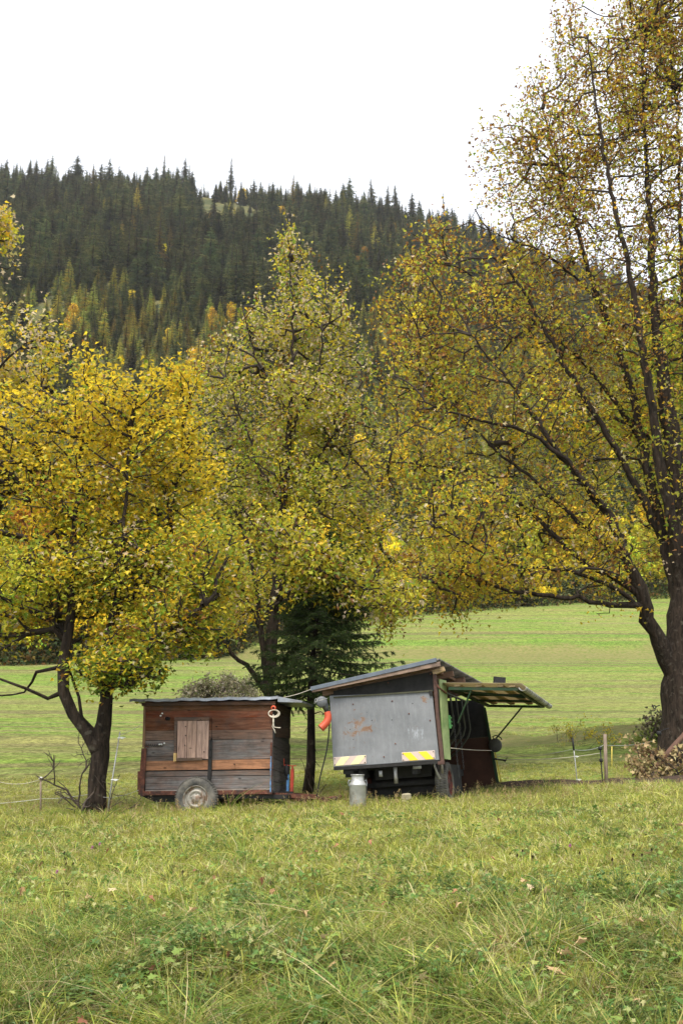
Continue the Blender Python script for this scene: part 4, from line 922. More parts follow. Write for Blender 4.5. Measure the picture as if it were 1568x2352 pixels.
# ---- grey trailer
RROT = (0, R(-3.7), R(-16)); RLOC = at(*c2(190, 700), 17.25); WR = 1.675
def L2(x, y, ly=0): return local(RLOC, RROT, c2(x, y), ly)
def W2(x, y, ly=0): return local(RLOC, RROT, (x, y), ly)
Rm = Matrix.Translation(RLOC) @ Euler(RROT).to_matrix().to_4x4()
def gz2(lx, ly):
    wv_ = Rm @ Vector((lx, ly, 0)); return g1(wv_.x, wv_.y) - wv_.z
rt = empty('grey_trailer', RLOC, RROT, label='grey steel milking trailer with rust blotches, striped warning boards and raised side flap', cat='trailer')
LR = 4.3
b = MB(); pq = [L2(168, 290), L2(752, 268), L2(793, 655), L2(190, 698)]
b.hexa([(v[0], 0, v[1]) for v in pq], [(v[0], .02, v[1]) for v in pq]); b.build('back_panel', M['panel'], rt, bevel=.003)
b = MB(); pq = [L2(190, 262, .04), L2(758, 150, .04), L2(766, 262, .04), L2(190, 296, .04)]
b.hexa([(v[0], .04, v[1]) for v in pq], [(v[0], .06, v[1]) for v in pq]); b.build('upper_panel', M['dark'], rt)
b = MB(); (x0, z0), (x1, z1) = L2(192, 300), L2(755, 262); b.beam((x0, -.012, z0), (x1, -.012, z1), .02, .022); b.build('rain_rail', m_plain('olive_rail', (.06, .06, .035), .7), rt)
b = MB(); (x0, z0), (x1, z1) = L2(744, 262), L2(744, 290); b.box((x0, -.02, (z0 + z1) / 2), (.05, .012, z0 - z1)); b.build('hinge_plate', M['dark'], rt)
b = MB(); (x0, z0), (x1, z1), (x2, z2) = L2(766, 165), L2(783, 400), L2(812, 672)
b.beam((x0, -.0, z0), (x1, 0, z1), .06, .05, up=(1, 0, 0)); b.beam((x1, 0, z1), (x2, 0, z2), .06, .055, up=(1, 0, 0)); b.box((x2 - .02, 0, z2), (.1, .07, .05)); b.build('corner_post', m_plain('brown_paint', (.075, .04, .03), .7, 0, .3, 12), rt, bevel=.003)
# pale green side pillar (return of the side)
b = MB(); qa = [L2(797, 195, .06), L2(835, 205, .3), L2(860, 655, .3), L2(822, 650, .06)]
b.hexa([(qa[0][0], .06, qa[0][1]), (qa[1][0], .28, qa[1][1]), (qa[2][0], .28, qa[2][1]), (qa[3][0], .06, qa[3][1])], [(qa[0][0] - .03, .07, qa[0][1]), (qa[1][0] - .03, .28, qa[1][1]), (qa[2][0] - .03, .28, qa[2][1]), (qa[3][0] - .03, .07, qa[3][1])])
b.build('side_pillar', M['limegreen'], rt, bevel=.004)
b = MB(); q = L2(850, 440, .3); b.box((q[0] + .01, .29, q[1]), (.03, .05, .2)); 
for k in (-1, 0, 1): b.tube([(q[0] + .03, .29, q[1] + .06 * k), (q[0] + .045, .29, q[1] + .06 * k)], .014, 8)
b.build('hinge_bracket', m_plain('mid_green_paint', (.06, .2, .06), .6, 0, .3), rt, bevel=.003)
b = MB(); (x0, z0), (x1, z1) = L2(768, 208), L2(832, 275, .2); b.tube([(x0, -.03, z0), ((x0 + x1) / 2, -.03, (z0 + z1) / 2 - .02), (x1, .2, z1)], .014, 7); b.build('tie_rod', M['rust'], rt)
# lower edge beam, floor, walls
b = MB(); (x0, z0), (x1, z1) = L2(192, 706), L2(800, 666); b.beam((x0, .02, z0), (x1, .02, z1), .05, .05); (xa, za) = L2(200, 715); b.box((.22, .3, -.06), (.16, .5, .1)); b.box((.2, .12, -.13), (.09, .03, .06))
b.build('rear_beam', M['dark'], rt)
zl, zrr = L2(168, 275)[1], L2(760, 200)[1]
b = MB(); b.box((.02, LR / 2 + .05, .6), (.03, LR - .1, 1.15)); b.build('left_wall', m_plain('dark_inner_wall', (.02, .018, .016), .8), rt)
zg = gz2(.9, LR)
def wall(name, q, m): b = MB(); b.hexa([(x, LR, z) for x, z in q], [(x, LR + .03, z) for x, z in q]); b.build(name, m, rt)
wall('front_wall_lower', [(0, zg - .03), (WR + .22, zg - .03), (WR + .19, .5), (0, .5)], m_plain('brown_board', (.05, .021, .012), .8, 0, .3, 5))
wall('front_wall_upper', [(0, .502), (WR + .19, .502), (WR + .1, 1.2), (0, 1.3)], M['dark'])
b = MB(); b.beam((WR + .24, LR, zg - .02), (WR + .12, LR, 1.05), .04, .05, up=(1, 0, 0)); b.build('front_post', M['darkgreen'], rt)
b = MB(); b.beam((WR + .30, LR + .02, zg), (WR + .22, LR + .02, .35), .02, .02, up=(1, 0, 0)); b.build('yellow_rod', m_plain('yellow_paint', (.5, .38, .05), .6), rt)
b = MB(); b.box((.55, LR / 2 + .2, -.04), (1.0, LR - .5, .05)); b.box((.98, 1.6, -.26), (1.15, 1.7, .46)); b.box((1.0, .62, -.12), (.9, .4, .2)); b.beam((.4, .1, -.12), (.4, LR, -.12), .07, .12); b.beam((1.25, .1, -.12), (1.25, LR, -.12), .07, .12); b.beam((.1, .62, -.3), (1.6, .62, -.3), .07, .07); b.box((.7, 2.9, -.35), (1.0, .9, .55)); b.box((1.35, 2.2, -.3), (.35, .5, .4))  # floor, rails and axle, plus solid dark boxes added to stand in for shade below
b.build('undercarriage_shade_fill', M['dark'], rt)
b = MB(); b.tube([(.95, .12, -.06), (.95, .12, -.3)], .03, 8); b.tube([(1.55, .15, .0), (1.56, .16, -.1), (1.62, .18, -.28)], .018, 7); b.tube([(1.66, .2, .02), (1.66, .2, -.2)], .022, 7); b.box((.72, .1, -.14), (.05, .03, .09)); b.box((1.3, .1, -.08), (.12, .05, .05))
b.build('pipe_fittings', M['alu'], rt, True)
# roof with corrugated sheet, fascia, rafters
def ridge(ly, lx, n=0): return 0
A0, A1 = L2(64, 250, -.12), L2(786, 84, -.12); F0, F1 = L2(64, 262, -.14), L2(800, 120, -.14)
slope = (A1[1] - A0[1]) / (A1[0] - A0[0])
b = MB(); nxr, nyr = 2, 150; vs = []
x0r, x1r = A0[0], A1[0] + .02
for j in range(nyr + 1):
    yy = -.15 + (LR + .25) * j / nyr; wz = .017 * math.cos(2 * math.pi * yy / .105)
    for xx in (x0r, (x0r + x1r) / 2, x1r): vs.append((xx, yy, A0[1] + slope * (xx - x0r) + wz))
n3 = 3; top = [(a, b_, c + .006) for a, b_, c in vs]; N0 = len(vs)
b.add(vs + top, [f for j in range(nyr) for i in range(2) for f in ((j * 3 + i, j * 3 + i + 3, j * 3 + i + 4, j * 3 + i + 1), (N0 + j * 3 + i, N0 + j * 3 + i + 1, N0 + j * 3 + i + 4, N0 + j * 3 + i + 3))] + [(j * 3 + 2, j * 3 + 5, N0 + j * 3 + 5, N0 + j * 3 + 2) for j in range(nyr)] + [(0, 1, N0 + 1, N0), (1, 2, N0 + 2, N0 + 1)])
b.build('roof_sheet', m_plain('grey_fibre_cement', (.16, .155, .145), .85, 0, .35, 6, .2, (.07, .07, .06)), rt, True)
b = MB(); b.hexa([(A0[0], -.17, A0[1] - .035), (A0[0], -.17, A0[1] + .025), (A1[0] - .02, -.17, A1[1] + .025), (A1[0] - .02, -.17, A1[1] - .035)], [(A0[0], -.145, A0[1] - .035), (A0[0], -.145, A0[1] + .03), (A1[0] - .02, -.145, A1[1] + .03), (A1[0] - .02, -.145, A1[1] - .035)])
b.build('roof_edge_trim', M['slate'], rt, bevel=.003)
b = MB()
b.hexa([(A0[0] + .02, -.155, A0[1] - .06), (A0[0] + .02, -.155, A0[1] - .02), (A1[0] + .03, -.155, A1[1] - .036), (F1[0], -.155, F1[1] - .0)], [(A0[0] + .02, -.125, A0[1] - .06), (A0[0] + .02, -.125, A0[1] - .02), (A1[0] + .03, -.125, A1[1] - .036), (F1[0], -.125, F1[1])])
b.build('fascia_board', m_wood('fascia_wood', (1.5, 9, 12), False, (.27, .19, .145)), rt, bevel=.002)
b = MB()
for yy in (.1, 1.2, 2.3, 3.4, 4.2):
    b.beam((x0r + .12, yy, A0[1] - .085 + slope * .12), (x1r - .03, yy, A1[1] - .085), .06, .09)
for xx in (.12, .55, 1.0, 1.35, 1.62): b.beam((xx, -.12, A0[1] + slope * (xx - x0r) - .055), (xx, LR, A0[1] + slope * (xx - x0r) - .055), .05, .04)
b.build('rafters', M['rafter'], rt)
q = L2(785, 150); b = MB(); b.beam((q[0] - .08, .02, q[1] - .02), (q[0] + .1, .02, q[1] + .03), .1, .07); b.build('corner_block', M['tanwood'], rt)
# awning flap
aw = empty('side_flap', (0, 0, 0)); aw.parent = rt
N0_ = L2(852, 240, .15); N1_ = L2(1262, 243, .15); yA, yB_ = .15, LR - .15
xi, xo = N0_[0], N1_[0]; zi, zo = N0_[1], N1_[1]
def fz(x): return zi + (zo - zi) * (x - xi) / (xo - xi)
b = MB()
for yy in (yA, yB_): b.beam((xi - .02, yy, zi - .02), (xo - .06, yy, zo - .02), .035, .045)
for yy in (yA + 1.25, yA + 2.6): b.beam((xi, yy, zi - .02), (xo - .06, yy, zo - .02), .03, .04)
b.beam((xi, yA, zi - .02), (xi, yB_, zi - .02), .04, .05); b.beam((xo - .08, yA, zo - .02), (xo - .08, yB_, zo - .02), .04, .04)
b.beam((xi + .05, yA + .05, zi - .05), (xo - .1, yA + 1.25, zo - .05), .02, .03)
b.build('flap_frame', M['darkgreen'], aw)
b = MB()
for x in (xi + .12, xi + .45, xi + .78, xo - .14): b.beam((x, yA - .02, fz(x) + .022), (x, yB_ + .02, fz(x) + .022), .09, .028)
b.build('flap_battens', M['tanwood'], aw)
b = MB(); vs = []; nyr = 130
for j in range(nyr + 1):
    yy = yA - .06 + (yB_ - yA + .12) * j / nyr; wz = .012 * math.cos(2 * math.pi * yy / .105)
    for xx in (xi - .1, (xi + xo) / 2, xo + .01): vs.append((xx, yy, fz(xx) + .055 + wz))
b.add(vs, [f for j in range(nyr) for i in range(2) for f in ((j * 3 + i, j * 3 + i + 1, j * 3 + i + 4, j * 3 + i + 3),)])
tt = NT('translucent_sheet'); n_ = tt.noise(tt.coord('Object'), 5, 5); cc_ = tt.mix(n_, (.40, .33, .2), (.62, .55, .4)); pb_ = tt.bsdf(cc_, .7); tl_ = tt.n('BsdfTranslucent'); tt.l(cc_, tl_.inputs[0]); mx_ = tt.n('MixShader'); mx_.inputs[0].default_value = .55; tt.l(pb_.outputs[0], mx_.inputs[1]); tt.l(tl_.outputs[0], mx_.inputs[2])
o = b.build('flap_sheet', tt.done(mx_), aw, True); md = o.modifiers.new('s', 'SOLIDIFY'); md.thickness = .006
b = MB(); vs = []; ng = 40
for j in range(ng + 1):
    yy = yA - .08 + (yB_ - yA + .16) * j / ng
    for k in range(9):
        a = math.pi + math.pi * k / 8 ; vs.append((xo + .02 + .055 * math.cos(a), yy, zo - .0 + .055 * math.sin(a)))
b.add(vs, [(j * 9 + k, j * 9 + k + 1, j * 9 + k + 10, j * 9 + k + 9) for j in range(ng) for k in range(8)])
o = b.build('gutter', M['plastic'], aw, True); md = o.modifiers.new('s', 'SOLIDIFY'); md.thickness = .005
b = MB()
for j in range(7):
    yy = yA + .1 + (yB_ - yA - .2) * j / 6; b.tube([(xo + .02 + .06 * math.cos(a), yy, zo + .06 * math.sin(a)) for a in np.linspace(math.pi, 2 * math.pi, 9)], .005, 5)
b.build('gutter_clips', M['dark'], aw)
b = MB(); b.tube([(xi + .33, yA, fz(xi + .33) - .04), (xi + .06, yA + .1, zi - .55)], .014, 7); b.tube([(xi + .62, yB_, fz(xi + .62) - .04), (WR + .2, yB_, .35)], .016, 7); b.build('flap_struts', M['darkgreen'], aw)
# wheels
for lx_, sd_ in ((WR - .07, 1), (.32, -1)):
    gg = gz2(lx_, .62) + .31; e = wheel('wheel', rt, (lx_, .62, gg), .315, .2, m_plain('dull_red_rim', (.14, .04, .03), .8, 0, .4, 12, .2, (.06, .04, .035)), 1 if sd_ > 0 else -1); e.rotation_euler = (0, 0, R(-90) if sd_ > 0 else R(-90))
# bent stall pipes, chains, hoses
b = MB()
for k in range(6):
    yy = .7 + k * .55; b.tube([(1.6, yy, 1.12), (1.62, yy, .62), (1.58, yy, .5), (1.4, yy, .28), (1.1, yy + .05, .08)], .017, 7)
b.tube([(1.6, .5, 1.12), (1.6, 3.6, 1.12)], .02, 8); b.build('stall_pipes', m_plain('dull_steel_pipe', (.07, .075, .055), .6, .4), rt, True)
b = MB()
for (cx_, cy_, n_) in ((1.66, 1.6, 26), (1.6, 2.5, 22), (1.68, .9, 10)):
    for k in range(n_):
        z = .75 - k * .04; ang = (k % 2) * math.pi / 2 + .4
        b.tube([(cx_ + .011 * math.cos(a) * math.cos(ang), cy_ + .011 * math.cos(a) * math.sin(ang), z + .025 * math.sin(a)) for a in np.linspace(0, 6.28, 9)], .004, 4, caps=False)
b.build('chains', m_plain('steel_chain', (.12, .12, .12), .5, .6), rt)
b = MB(); b.tube([(1.5, .7, .35), (1.5, .9, -.1), (1.55, 1.2, -.4), (1.5, 1.8, -.2), (1.4, 1.6, .3)], .012, 6); b.build('hose', M['dark'], rt, True)
# warning boards
for (quad, sgn) in (([(190, 641), (377, 628), (377, 677), (194, 692)], 1), ([(578, 614), (767, 601), (770, 652), (582, 664)], -1)):
    q = [Vector((L2(*a)[0], 0, L2(*a)[1])) for a in quad]
    wb_ = empty('warning_board', (0, 0, 0)); wb_.parent = rt
    def bil(u, v, y): a = q[0].lerp(q[1], u); c = q[3].lerp(q[2], u); r_ = a.lerp(c, v); return (r_.x, y, r_.z)
    b = MB(); b.hexa([bil(0, 0, -.009), bil(1, 0, -.009), bil(1, 1, -.009), bil(0, 1, -.009)], [bil(0, 0, -.001), bil(1, 0, -.001), bil(1, 1, -.001), bil(0, 1, -.001)]); b.build('board_plate', M['reflect_pink'], wb_, bevel=.003)
    b = MB()
    for u0 in ((.03, .52) if sgn > 0 else (.02, .5)):
        wd = .25; sk_ = .22
        a = [bil(u0 + sk_ * (sgn > 0), .04, -.0125), bil(u0 + wd + sk_ * (sgn > 0), .04, -.0125), bil(u0 + wd + sk_ * (sgn < 0), .96, -.0125), bil(u0 + sk_ * (sgn < 0), .96, -.0125)]
        b.add(a + [(v[0], -.0095, v[2]) for v in a], [(0, 1, 2, 3), (0, 4, 5, 1), (1, 5, 6, 2), (2, 6, 7, 3), (3, 7, 4, 0)])
    b.build('stripes', M['reflect_pale'] if sgn > 0 else M['reflect_yellow'], wb_)
    b = MB()
    for u, v in ((.04, .18), (.96, .14), (.96, .84), (.04, .86)): b.lathe([(.001, .018), (.008, .016), (.008, 0)], bil(u, v, -.002), 'Y', 8)
    b.build('screws', M['dark'], wb_)
b = MB()
for (x, y) in ((526, 320), (302, 338), (620, 392), (543, 563), (478, 638), (740, 430), (312, 248), (502, 216), (742, 166)):
    xx, zz = L2(x, y); b.lathe([(.001, .012), (.011, .009), (.011, 0)], (xx, -.001, zz), 'Y', 8)
b.build('rivets', M['rust'], rt)
def Rw(lx, ly, lz): return Rm @ Vector((lx, ly, lz))
# floodlight on the flap
yf = .7; xf_ = xo - .38; fl = empty('floodlight', (xf_, yf, fz(xf_) + .0)); fl.parent = rt
q = W2(1146, 1563, yf)
b = MB(); b.box((0, 0, .15), (.17, .12, .12), Euler((.1, R(8), .4))); 
for k in range(5): b.box((-.06 + .03 * k, .06, .15), (.006, .05, .1), Euler((.1, R(8), .4)))
b.build('lamp_housing', M['black'], fl, bevel=.012)
b = MB(); b.tube([(-.075, 0, .0), (-.085, 0, .1)], .007, 6); b.tube([(.06, 0, 0), (.085, 0, .1)], .007, 6); b.build('lamp_bracket', M['alu'], fl)
fl.location.x = q[0]; 
# hanging pan lid and reel on the far post
q = local(RLOC, RROT, c2(1110, 572), LR - .2); hp = empty('milk_pail_lid', Rw(q[0], LR - .2, q[1]), RROT, label='round dark metal lid with curved handle hanging on the front post of the grey trailer', cat='lid')
b = MB(); b.lathe([(.001, .02), (.1, .02), (.125, .005), (.128, -.015), (.12, -.02), (.001, -.01)], (0, 0, 0), 'Y', 28); b.build('lid_disc', m_plain('tarnished_metal', (.07, .07, .06), .6, .3), hp, True)
b = MB(); b.tube([(.0, 0, .1), (-.03, -.01, .16), (.04, -.02, .18), (.12, -.02, .13), (.14, -.02, .09)], .011, 7); b.build('lid_handle', M['black'], hp, True)
q = local(RLOC, RROT, c2(1130, 655), LR - .1); gh = empty('gate_handle', Rw(q[0], LR - .1, q[1]), RROT, label='small dark electric fence gate handle hooked beside the grey trailer front post', cat='handle')
b = MB(); b.tube([(-.1, 0, .02), (-.06, 0, .02), (.08, 0, -.01), (.13, 0, -.03)], [.008, .02, .014, .02], 8); b.tube([(.13, 0, -.03), (.16, 0, .03), (.18, 0, .02)], .008, 6); b.build('grip', M['dark'], gh, True)

# grey funnel with red elbow, hung at the left corner
fpos = at(*c5(215, 640), 16.95); ff = empty('spout_hopper', fpos, label='grey lidded hopper with red plastic elbow hanging beside the grey trailer', cat='hopper')
ff.scale = (.88, .88, .88); s5 = .2637 / 1.7417 / 2600 * 17
b = MB(); b.lathe([(.005, .05), (.085, .045), (.095, .03), (.095, -.02)], (-.0, 0, .0), 'Y', 26)
ring1 = []
b.tube([(0.005, .02, .03), (.06, .02, -.07), (.095, .02, -.16)], [.085, .06, .04], 16); b.build('funnel_body', M['plastic'] if False else m_plain('dark_grey_cast', (.10, .11, .11), .5, .4), ff, True)
b = MB(); b.lathe([(.001, .062), (.08, .06), (.098, .048), (.1, .035)], (0, 0, -.0), 'Y', 26); b.build('funnel_lid', m_plain('grey_cast', (.12, .125, .13), .5, .4), ff, True)
b = MB(); b.tube([(-.13, -.05, -.03), (-.11, -.06, .05), (-.07, -.06, .07), (-.09, -.06, .0), (-.13, -.05, -.03)], .007, 6); b.tube([(-.12, -.06, .0), (.1, -.06, .06)], .006, 6); b.build('latch', M['alu'], ff, True)
b = MB(); b.tube([(.095, .02, -.165), (.11, .02, -.22), (.112, .02, -.28), (.09, .01, -.34), (.04, 0, -.40), (-.015, -.01, -.45)], [.055, .062, .066, .066, .066, .07], 18, caps=False)
b.tube([(.0, -.005, -.44), (.03, 0, -.41)], .058, 16); b.build('elbow_pipe', M['redplastic'], ff, True)
# black cable to the ground
b = MB(); c0 = at(*c5(330, 775), 17.2); c1_ = at(*c5(335, 940), 17.2); c3_ = at(*c5(190, 1780), 17.3); c4_ = at(*c5(135, 2100), 17.4)
b.tube(smooth_path([c0, c1_, (c1_ + c3_) / 2 + Vector((.03, 0, 0)), c3_, c4_ + Vector((-.01, 0, -.06))], .08).tolist(), .011, 7)
tag(b.build('cable', M['black'], None, True), 'black cable running from the grey trailer corner down to the grass', 'cable')

# milk can
Xc = (821 - 784) / 2564 * 16.55; mc = empty('milk_can', (Xc, 16.55, g1(Xc, 16.55)), (0, 0, .35), label='dull aluminium milk can standing in the grass before the grey trailer', cat='milk can')
zt_ = at(821, 1779, 16.55).z - mc.location.z; k = zt_ / .60
b = MB(); b.lathe([(.001, .0), (.135, .0), (.142, .02), (.142, .42), (.146, .425), (.146, .435), (.14, .45), (.118, .485), (.108, .5), (.105, .575), (.112, .6)], (0, 0, 0), 'Z', 36); b.lathe([(.112, .6), (.118, .602), (.118, .588), (.108, .58)], n=36); b.build('can_body', M['alu'], mc, True)
b = MB(); b.lathe([(.108, .596), (.1, .585), (.03, .582), (.001, .582)], n=30); b.build('can_lid', M['alu'], mc, True)
for s_ in (-1, 1):
    b = MB(); b.tube([(s_ * .135, 0, .40), (s_ * .165, 0, .42), (s_ * .168, 0, .47), (s_ * .155, 0, .51), (s_ * .12, 0, .50)], .008, 7); b.build('handle', M['zinc'], mc, True)
mc.scale = (k * .98, k * .98, k)
Xs = (865 - 784) / 2564 * 17.5
b = MB(); 
for k in range(2): b.box((.02 * k, 0, .08 + .14 * k), (.14, .1, .14), (.1, random.uniform(-.3, .3), .5), jit=.02)
so = b.build('salt_block', m_plain('mineral_block', (.34, .3, .2), .9, 0, .3), None, bevel=.02); so.location = ((929 - 784) / 2564 * 16.9, 16.9, g1(.9, 16.9)); so.scale = (1.1, 1, .7); tag(so, 'pale crumbling mineral block in the grass under the grey trailer', 'block')

# ------------------------------------------------------------------ fence and small things
def post(name, label, p0, p1, r0, r1, mats, n=8, parts=(), group=None):
    p0, p1 = Vector(p0), Vector(p1); e = empty(name, p0, label=label, cat='fence post', group=group)
    b = MB(); b.tube([(0, 0, -.1), (p1 - p0) * .5, p1 - p0], [r0, (r0 + r1) / 2, r1], n, wob=.06 if n > 7 and r0 > .02 else 0); b.build('post_shaft', mats, e, True)
    for nm, t0, t1, rr, mm, sx_ in parts:
        b = MB(); a, c = (p1 - p0) * t0, (p1 - p0) * t1
        if sx_: b.tube([a + Vector((-sx_ * .2, 0, 0)), a + Vector((sx_ * .5, -.02, .006)), a + Vector((sx_, -.02, 0)), a + Vector((sx_ * .6, -.02, -.012)), a], rr, 6)
        else: b.tube([a, c], rr, 8)
        b.build(nm, mm, e, True)
    return e
def foot(px, py, Y):
    v = at(px, py, Y); v.z = g1(v.x, v.y); return v
ft = foot(1327, 1815, 19.3); post('fence_post', 'grey step-in fence post with black grip, beside the grey trailer', ft, at(1314, 1697, 19.3), .009, .009, M['alu'], 7, (('grip', .78, 1.02, .016, M['black'], 0), ('insulator', .66, .66, .006, M['white'], .07), ('insulator', .22, .22, .006, M['white'], .07)))
ft = foot(1384, 1812, 19.6); post('fence_post', 'black fence post with clamp, just left of the wooden stake', ft, at(1377, 1718, 19.6), .011, .011, M['black'], 7, (('clamp', .95, 1.03, .035, M['black'], 0), ('clamp', .66, .74, .03, M['dark'], 0)))
ft = foot(1392, 1812, 20.2); post('fence_post', 'weathered round wooden stake on the right of the fence', ft, at(1388, 1686, 20.2), .036, .03, M['oldwood'], 12)
ft = foot(1406, 1800, 24); post('fence_post', 'thin yellow plastic fence post beyond the wooden stake', ft, at(1404, 1714, 24), .011, .009, m_plain('yellow_plastic', (.75, .58, .12), .6), 6)
ft = foot(94, 1884, 17.3); post('fence_post', 'thin brown wooden fence post with white cap insulator, far left', ft, at(94, 1788, 17.3), .017, .015, M['oldwood'], 8, (('insulator', .985, 1.04, .03, M['white'], 0),))
ft = foot(244, 1876, 16.8); post('fence_post', 'leaning metal rod with white insulators against the forked maple', ft, at(276, 1681, 16.8), .012, .009, M['alu'], 8, (('insulator', .93, .93, .008, M['white'], .1), ('insulator', .44, .44, .008, M['white'], .1)))
ft = foot(791, 1828, 30); post('fence_post', 'pale wooden fence post far behind the milk can', ft, at(786, 1780, 30), .03, .03, M['oldwood'], 8)
def wire(pts, r_, mat, label, sag=.05):
    b = MB(); P_ = []
    for a, c in zip(pts[:-1], pts[1:]):
        a, c = Vector(a), Vector(c)
        for i in range(10): t_ = i / 10; P_.append(a.lerp(c, t_) - Vector((0, 0, sag * 4 * t_ * (1 - t_))))
    P_.append(Vector(pts[-1])); b.tube(P_, r_, 5); return tag(b.build('fence_wire', mat, None), label, 'fence wire')
WIR = m_plain('wire', (.42, .42, .4), .5, .3)
tr = at(1530, 1677, 23.6)
wire([at(1140, 1738, 21), at(1313, 1721, 19.3), at(1386, 1711, 20.2), at(1505, 1700, 23.4)], .004, WIR, 'upper grey fence wire from the grey trailer to the large maple')
wire([at(1140, 1743, 20.5), at(1377, 1730, 19.6)], .005, M['rope'], 'white electric fence tape tied to the black fence post')
wire([at(-150, 1803, 17.0), at(0, 1796, 17.2), at(94, 1790, 17.3)], .004, M['rope'], 'upper pale fence cord running left from the capped wooden post')
wire([at(-100, 1850, 17), at(94, 1835, 17.3), at(216, 1822, 17.1), at(255, 1832, 16.8), at(330, 1810, 17.3)], .003, WIR, 'low fence wire passing the forked maple trunk', .02)
wire([at(277, 1688, 16.8), at(325, 1664, 17.2)], .003, WIR, 'thin wire from the leaning metal rod to the wooden trailer', .01)
wire([at(637, 1604, 17.4), at(714, 1583, 17.1)], .005, M['rope'], 'thin white line strung between the roofs of the two trailers', .02)
wire([Rw(*((L2(860, 588, .3)[0], .28, L2(860, 588, .3)[1]))), at(*c2(1090, 602), 20.6)], .006, M['rope'], 'white cord across the open side of the grey trailer', .01)
ins = at(1512, 1684, 23.5); e = empty('wire_insulator', ins, label='black ring insulator screwed into the large maple trunk near its foot', cat='insulator'); b = MB(); b.lathe([(0, -.05), (.04, -.04), (.055, 0), (.04, .04), (0, .05)], n=14); b.tube([(0, 0, .02), (.12, .0, .08), (.22, 0, .1)], .01, 6); b.build('knob', M['black'], e, True)
ins = at(1502, 1624, 23.7); e = empty('wire_insulator', ins, label='small black ring insulator on the large maple where its lowest limb forks', cat='insulator'); b = MB(); b.tube([(.03 * math.cos(a), 0, .03 * math.sin(a)) for a in np.linspace(0, 6.28, 12)], .014, 6, caps=False); b.tube([(.03, 0, .01), (.12, 0, .04)], .012, 6); b.build('knob', M['black'], e, True)
# brown brace against the big maple
b = MB(); b.tube([at(1497, 1772, 22.4), at(1545, 1715, 22.7), at(1600, 1655, 23.0), at(1640, 1600, 23.2)], [.055, .055, .05, .05], 12); tag(b.build('wooden_pole', m_plain('brown_pole', (.11, .06, .04), .8, 0, .2), None, True), 'smooth brown pole leaning against the trunk of the large maple', 'pole')

# dead branches
def bush(name, label, cat, starts, n, seed, bark, leaf=None, per=0, lsize=.08, spread=.5, rise=.5, lsig=.06, depth=3, r0=.02, up=.2, lm='dead_leaf'):
    rr = np.random.default_rng(seed); A = []; B = []; ra = []; tips = []
    def grow(p, d, L, rad, lev):
        k = max(3, int(L / .1)); 
        for i in range(k):
            d = d + rr.normal(size=3) * .22 + np.array([0, 0, (rise - .4) * .12]); d /= np.linalg.norm(d); q = p + d * L / k
            A.append(p); B.append(q); ra.append(rad * (1 - .6 * i / k)); p = q
            if lev < depth and rr.uniform() < .55: dd = d + rr.normal(size=3) * .8; dd /= np.linalg.norm(dd); grow(p, dd, L * rr.uniform(.35, .6), rad * .6, lev + 1)
        tips.append(p); 
        if lev > 0: tips.append((A[-1] + A[-2]) / 2)
    for (s0, dirs, L) in starts:
        for k in range(n):
            d = np.array(dirs, float) + rr.normal(size=3) * spread; d /= np.linalg.norm(d); grow(np.array(s0, float) + rr.normal(size=3) * .05, d, L * rr.uniform(.6, 1.2), r0, 0)
    o0 = np.array(starts[0][0], float); root = empty(name, o0, label=label, cat=cat); A_, B_, ra_ = np.array(A) - o0, np.array(B) - o0, np.array(ra)
    V, L, st = frusta(A_, B_, np.maximum(ra_, .003), np.maximum(ra_ * .85, .0025), 5); link('branches', np_mesh('branches', V, L, st, bark, smooth=True), root)
    if per:
        P_ = np.repeat(np.array(tips) - o0, per, 0); P_ = P_ + rr.normal(size=P_.shape) * lsig; V, L, st, cc = leaves(P_, lsize, pick(leaf, len(P_), rr), rr, up, .7); link('dry_leaves' if lm == 'dead_leaf' else 'foliage', np_mesh('leaves', V, L, st, M[lm], cc), root)
    return root
f0 = foot(175, 1868, 17.2)
bush('dead_branch', 'bare dead branch arching up from the grass left of the forked maple', 'branch', [(f0 + Vector((.1, 0, .05)), (-.75, 0, .8), 1.0)], 2, 3, M['deadwood'], spread=.25, rise=.5, r0=.02, depth=3)
bush('dead_branch', 'broken dead stick propped close beside the forked maple trunk', 'branch', [(foot(186, 1866, 17.0), (.25, 0, 1), .55), (foot(195, 1870, 17.0), (-.5, 0, .5), .5)], 1, 4, M['deadwood'], spread=.15, rise=.5, r0=.03, depth=2)
bush('dead_branch', 'low tangle of bare twigs between the forked maple and the wooden trailer', 'branch', [(foot(262, 1858, 16.9), (1, 0, .35), .5), (foot(250, 1866, 16.8), (.1, 0, 1), .7)], 2, 6, M['deadwood'], spread=.25, r0=.01, depth=2)
bush('dead_branch', 'thin forked twig standing at the foot of the young spruce', 'branch', [(foot(716, 1832, 19.5), (.2, 0, 1), .5)], 2, 9, M['deadwood'], spread=.3, r0=.012, depth=2)
TL_ = [(3, (.36, .27, .13)), (2, (.26, .19, .09)), (1.5, (.46, .36, .19)), (1, (.2, .12, .06))]
dp = []
for (x, y, dx) in ((1500, 1800, -.9), (1545, 1795, -.3), (1590, 1800, .2), (1520, 1812, -.6), (1560, 1760, .1), (1620, 1790, .1)):
    v = foot(x, y, 21.6); v.z += .05; dp.append((v, (dx, -.2, .32), .52))
bush('pruned_branch_heap', 'heap of cut branches with curled tan dead leaves at the foot of the large maple', 'branch heap', dp, 3, 21, M['deadwood'], TL_, 4, .082, spread=.45, rise=.3, lsig=.07, r0=.016, depth=2, up=-.2)
SH = [(2, (.3, .28, .16)), (2, (.2, .22, .09)), (1, (.42, .38, .28)), (1, (.14, .12, .08))]
v = foot(500, 1606, 48); v2 = foot(545, 1606, 48)
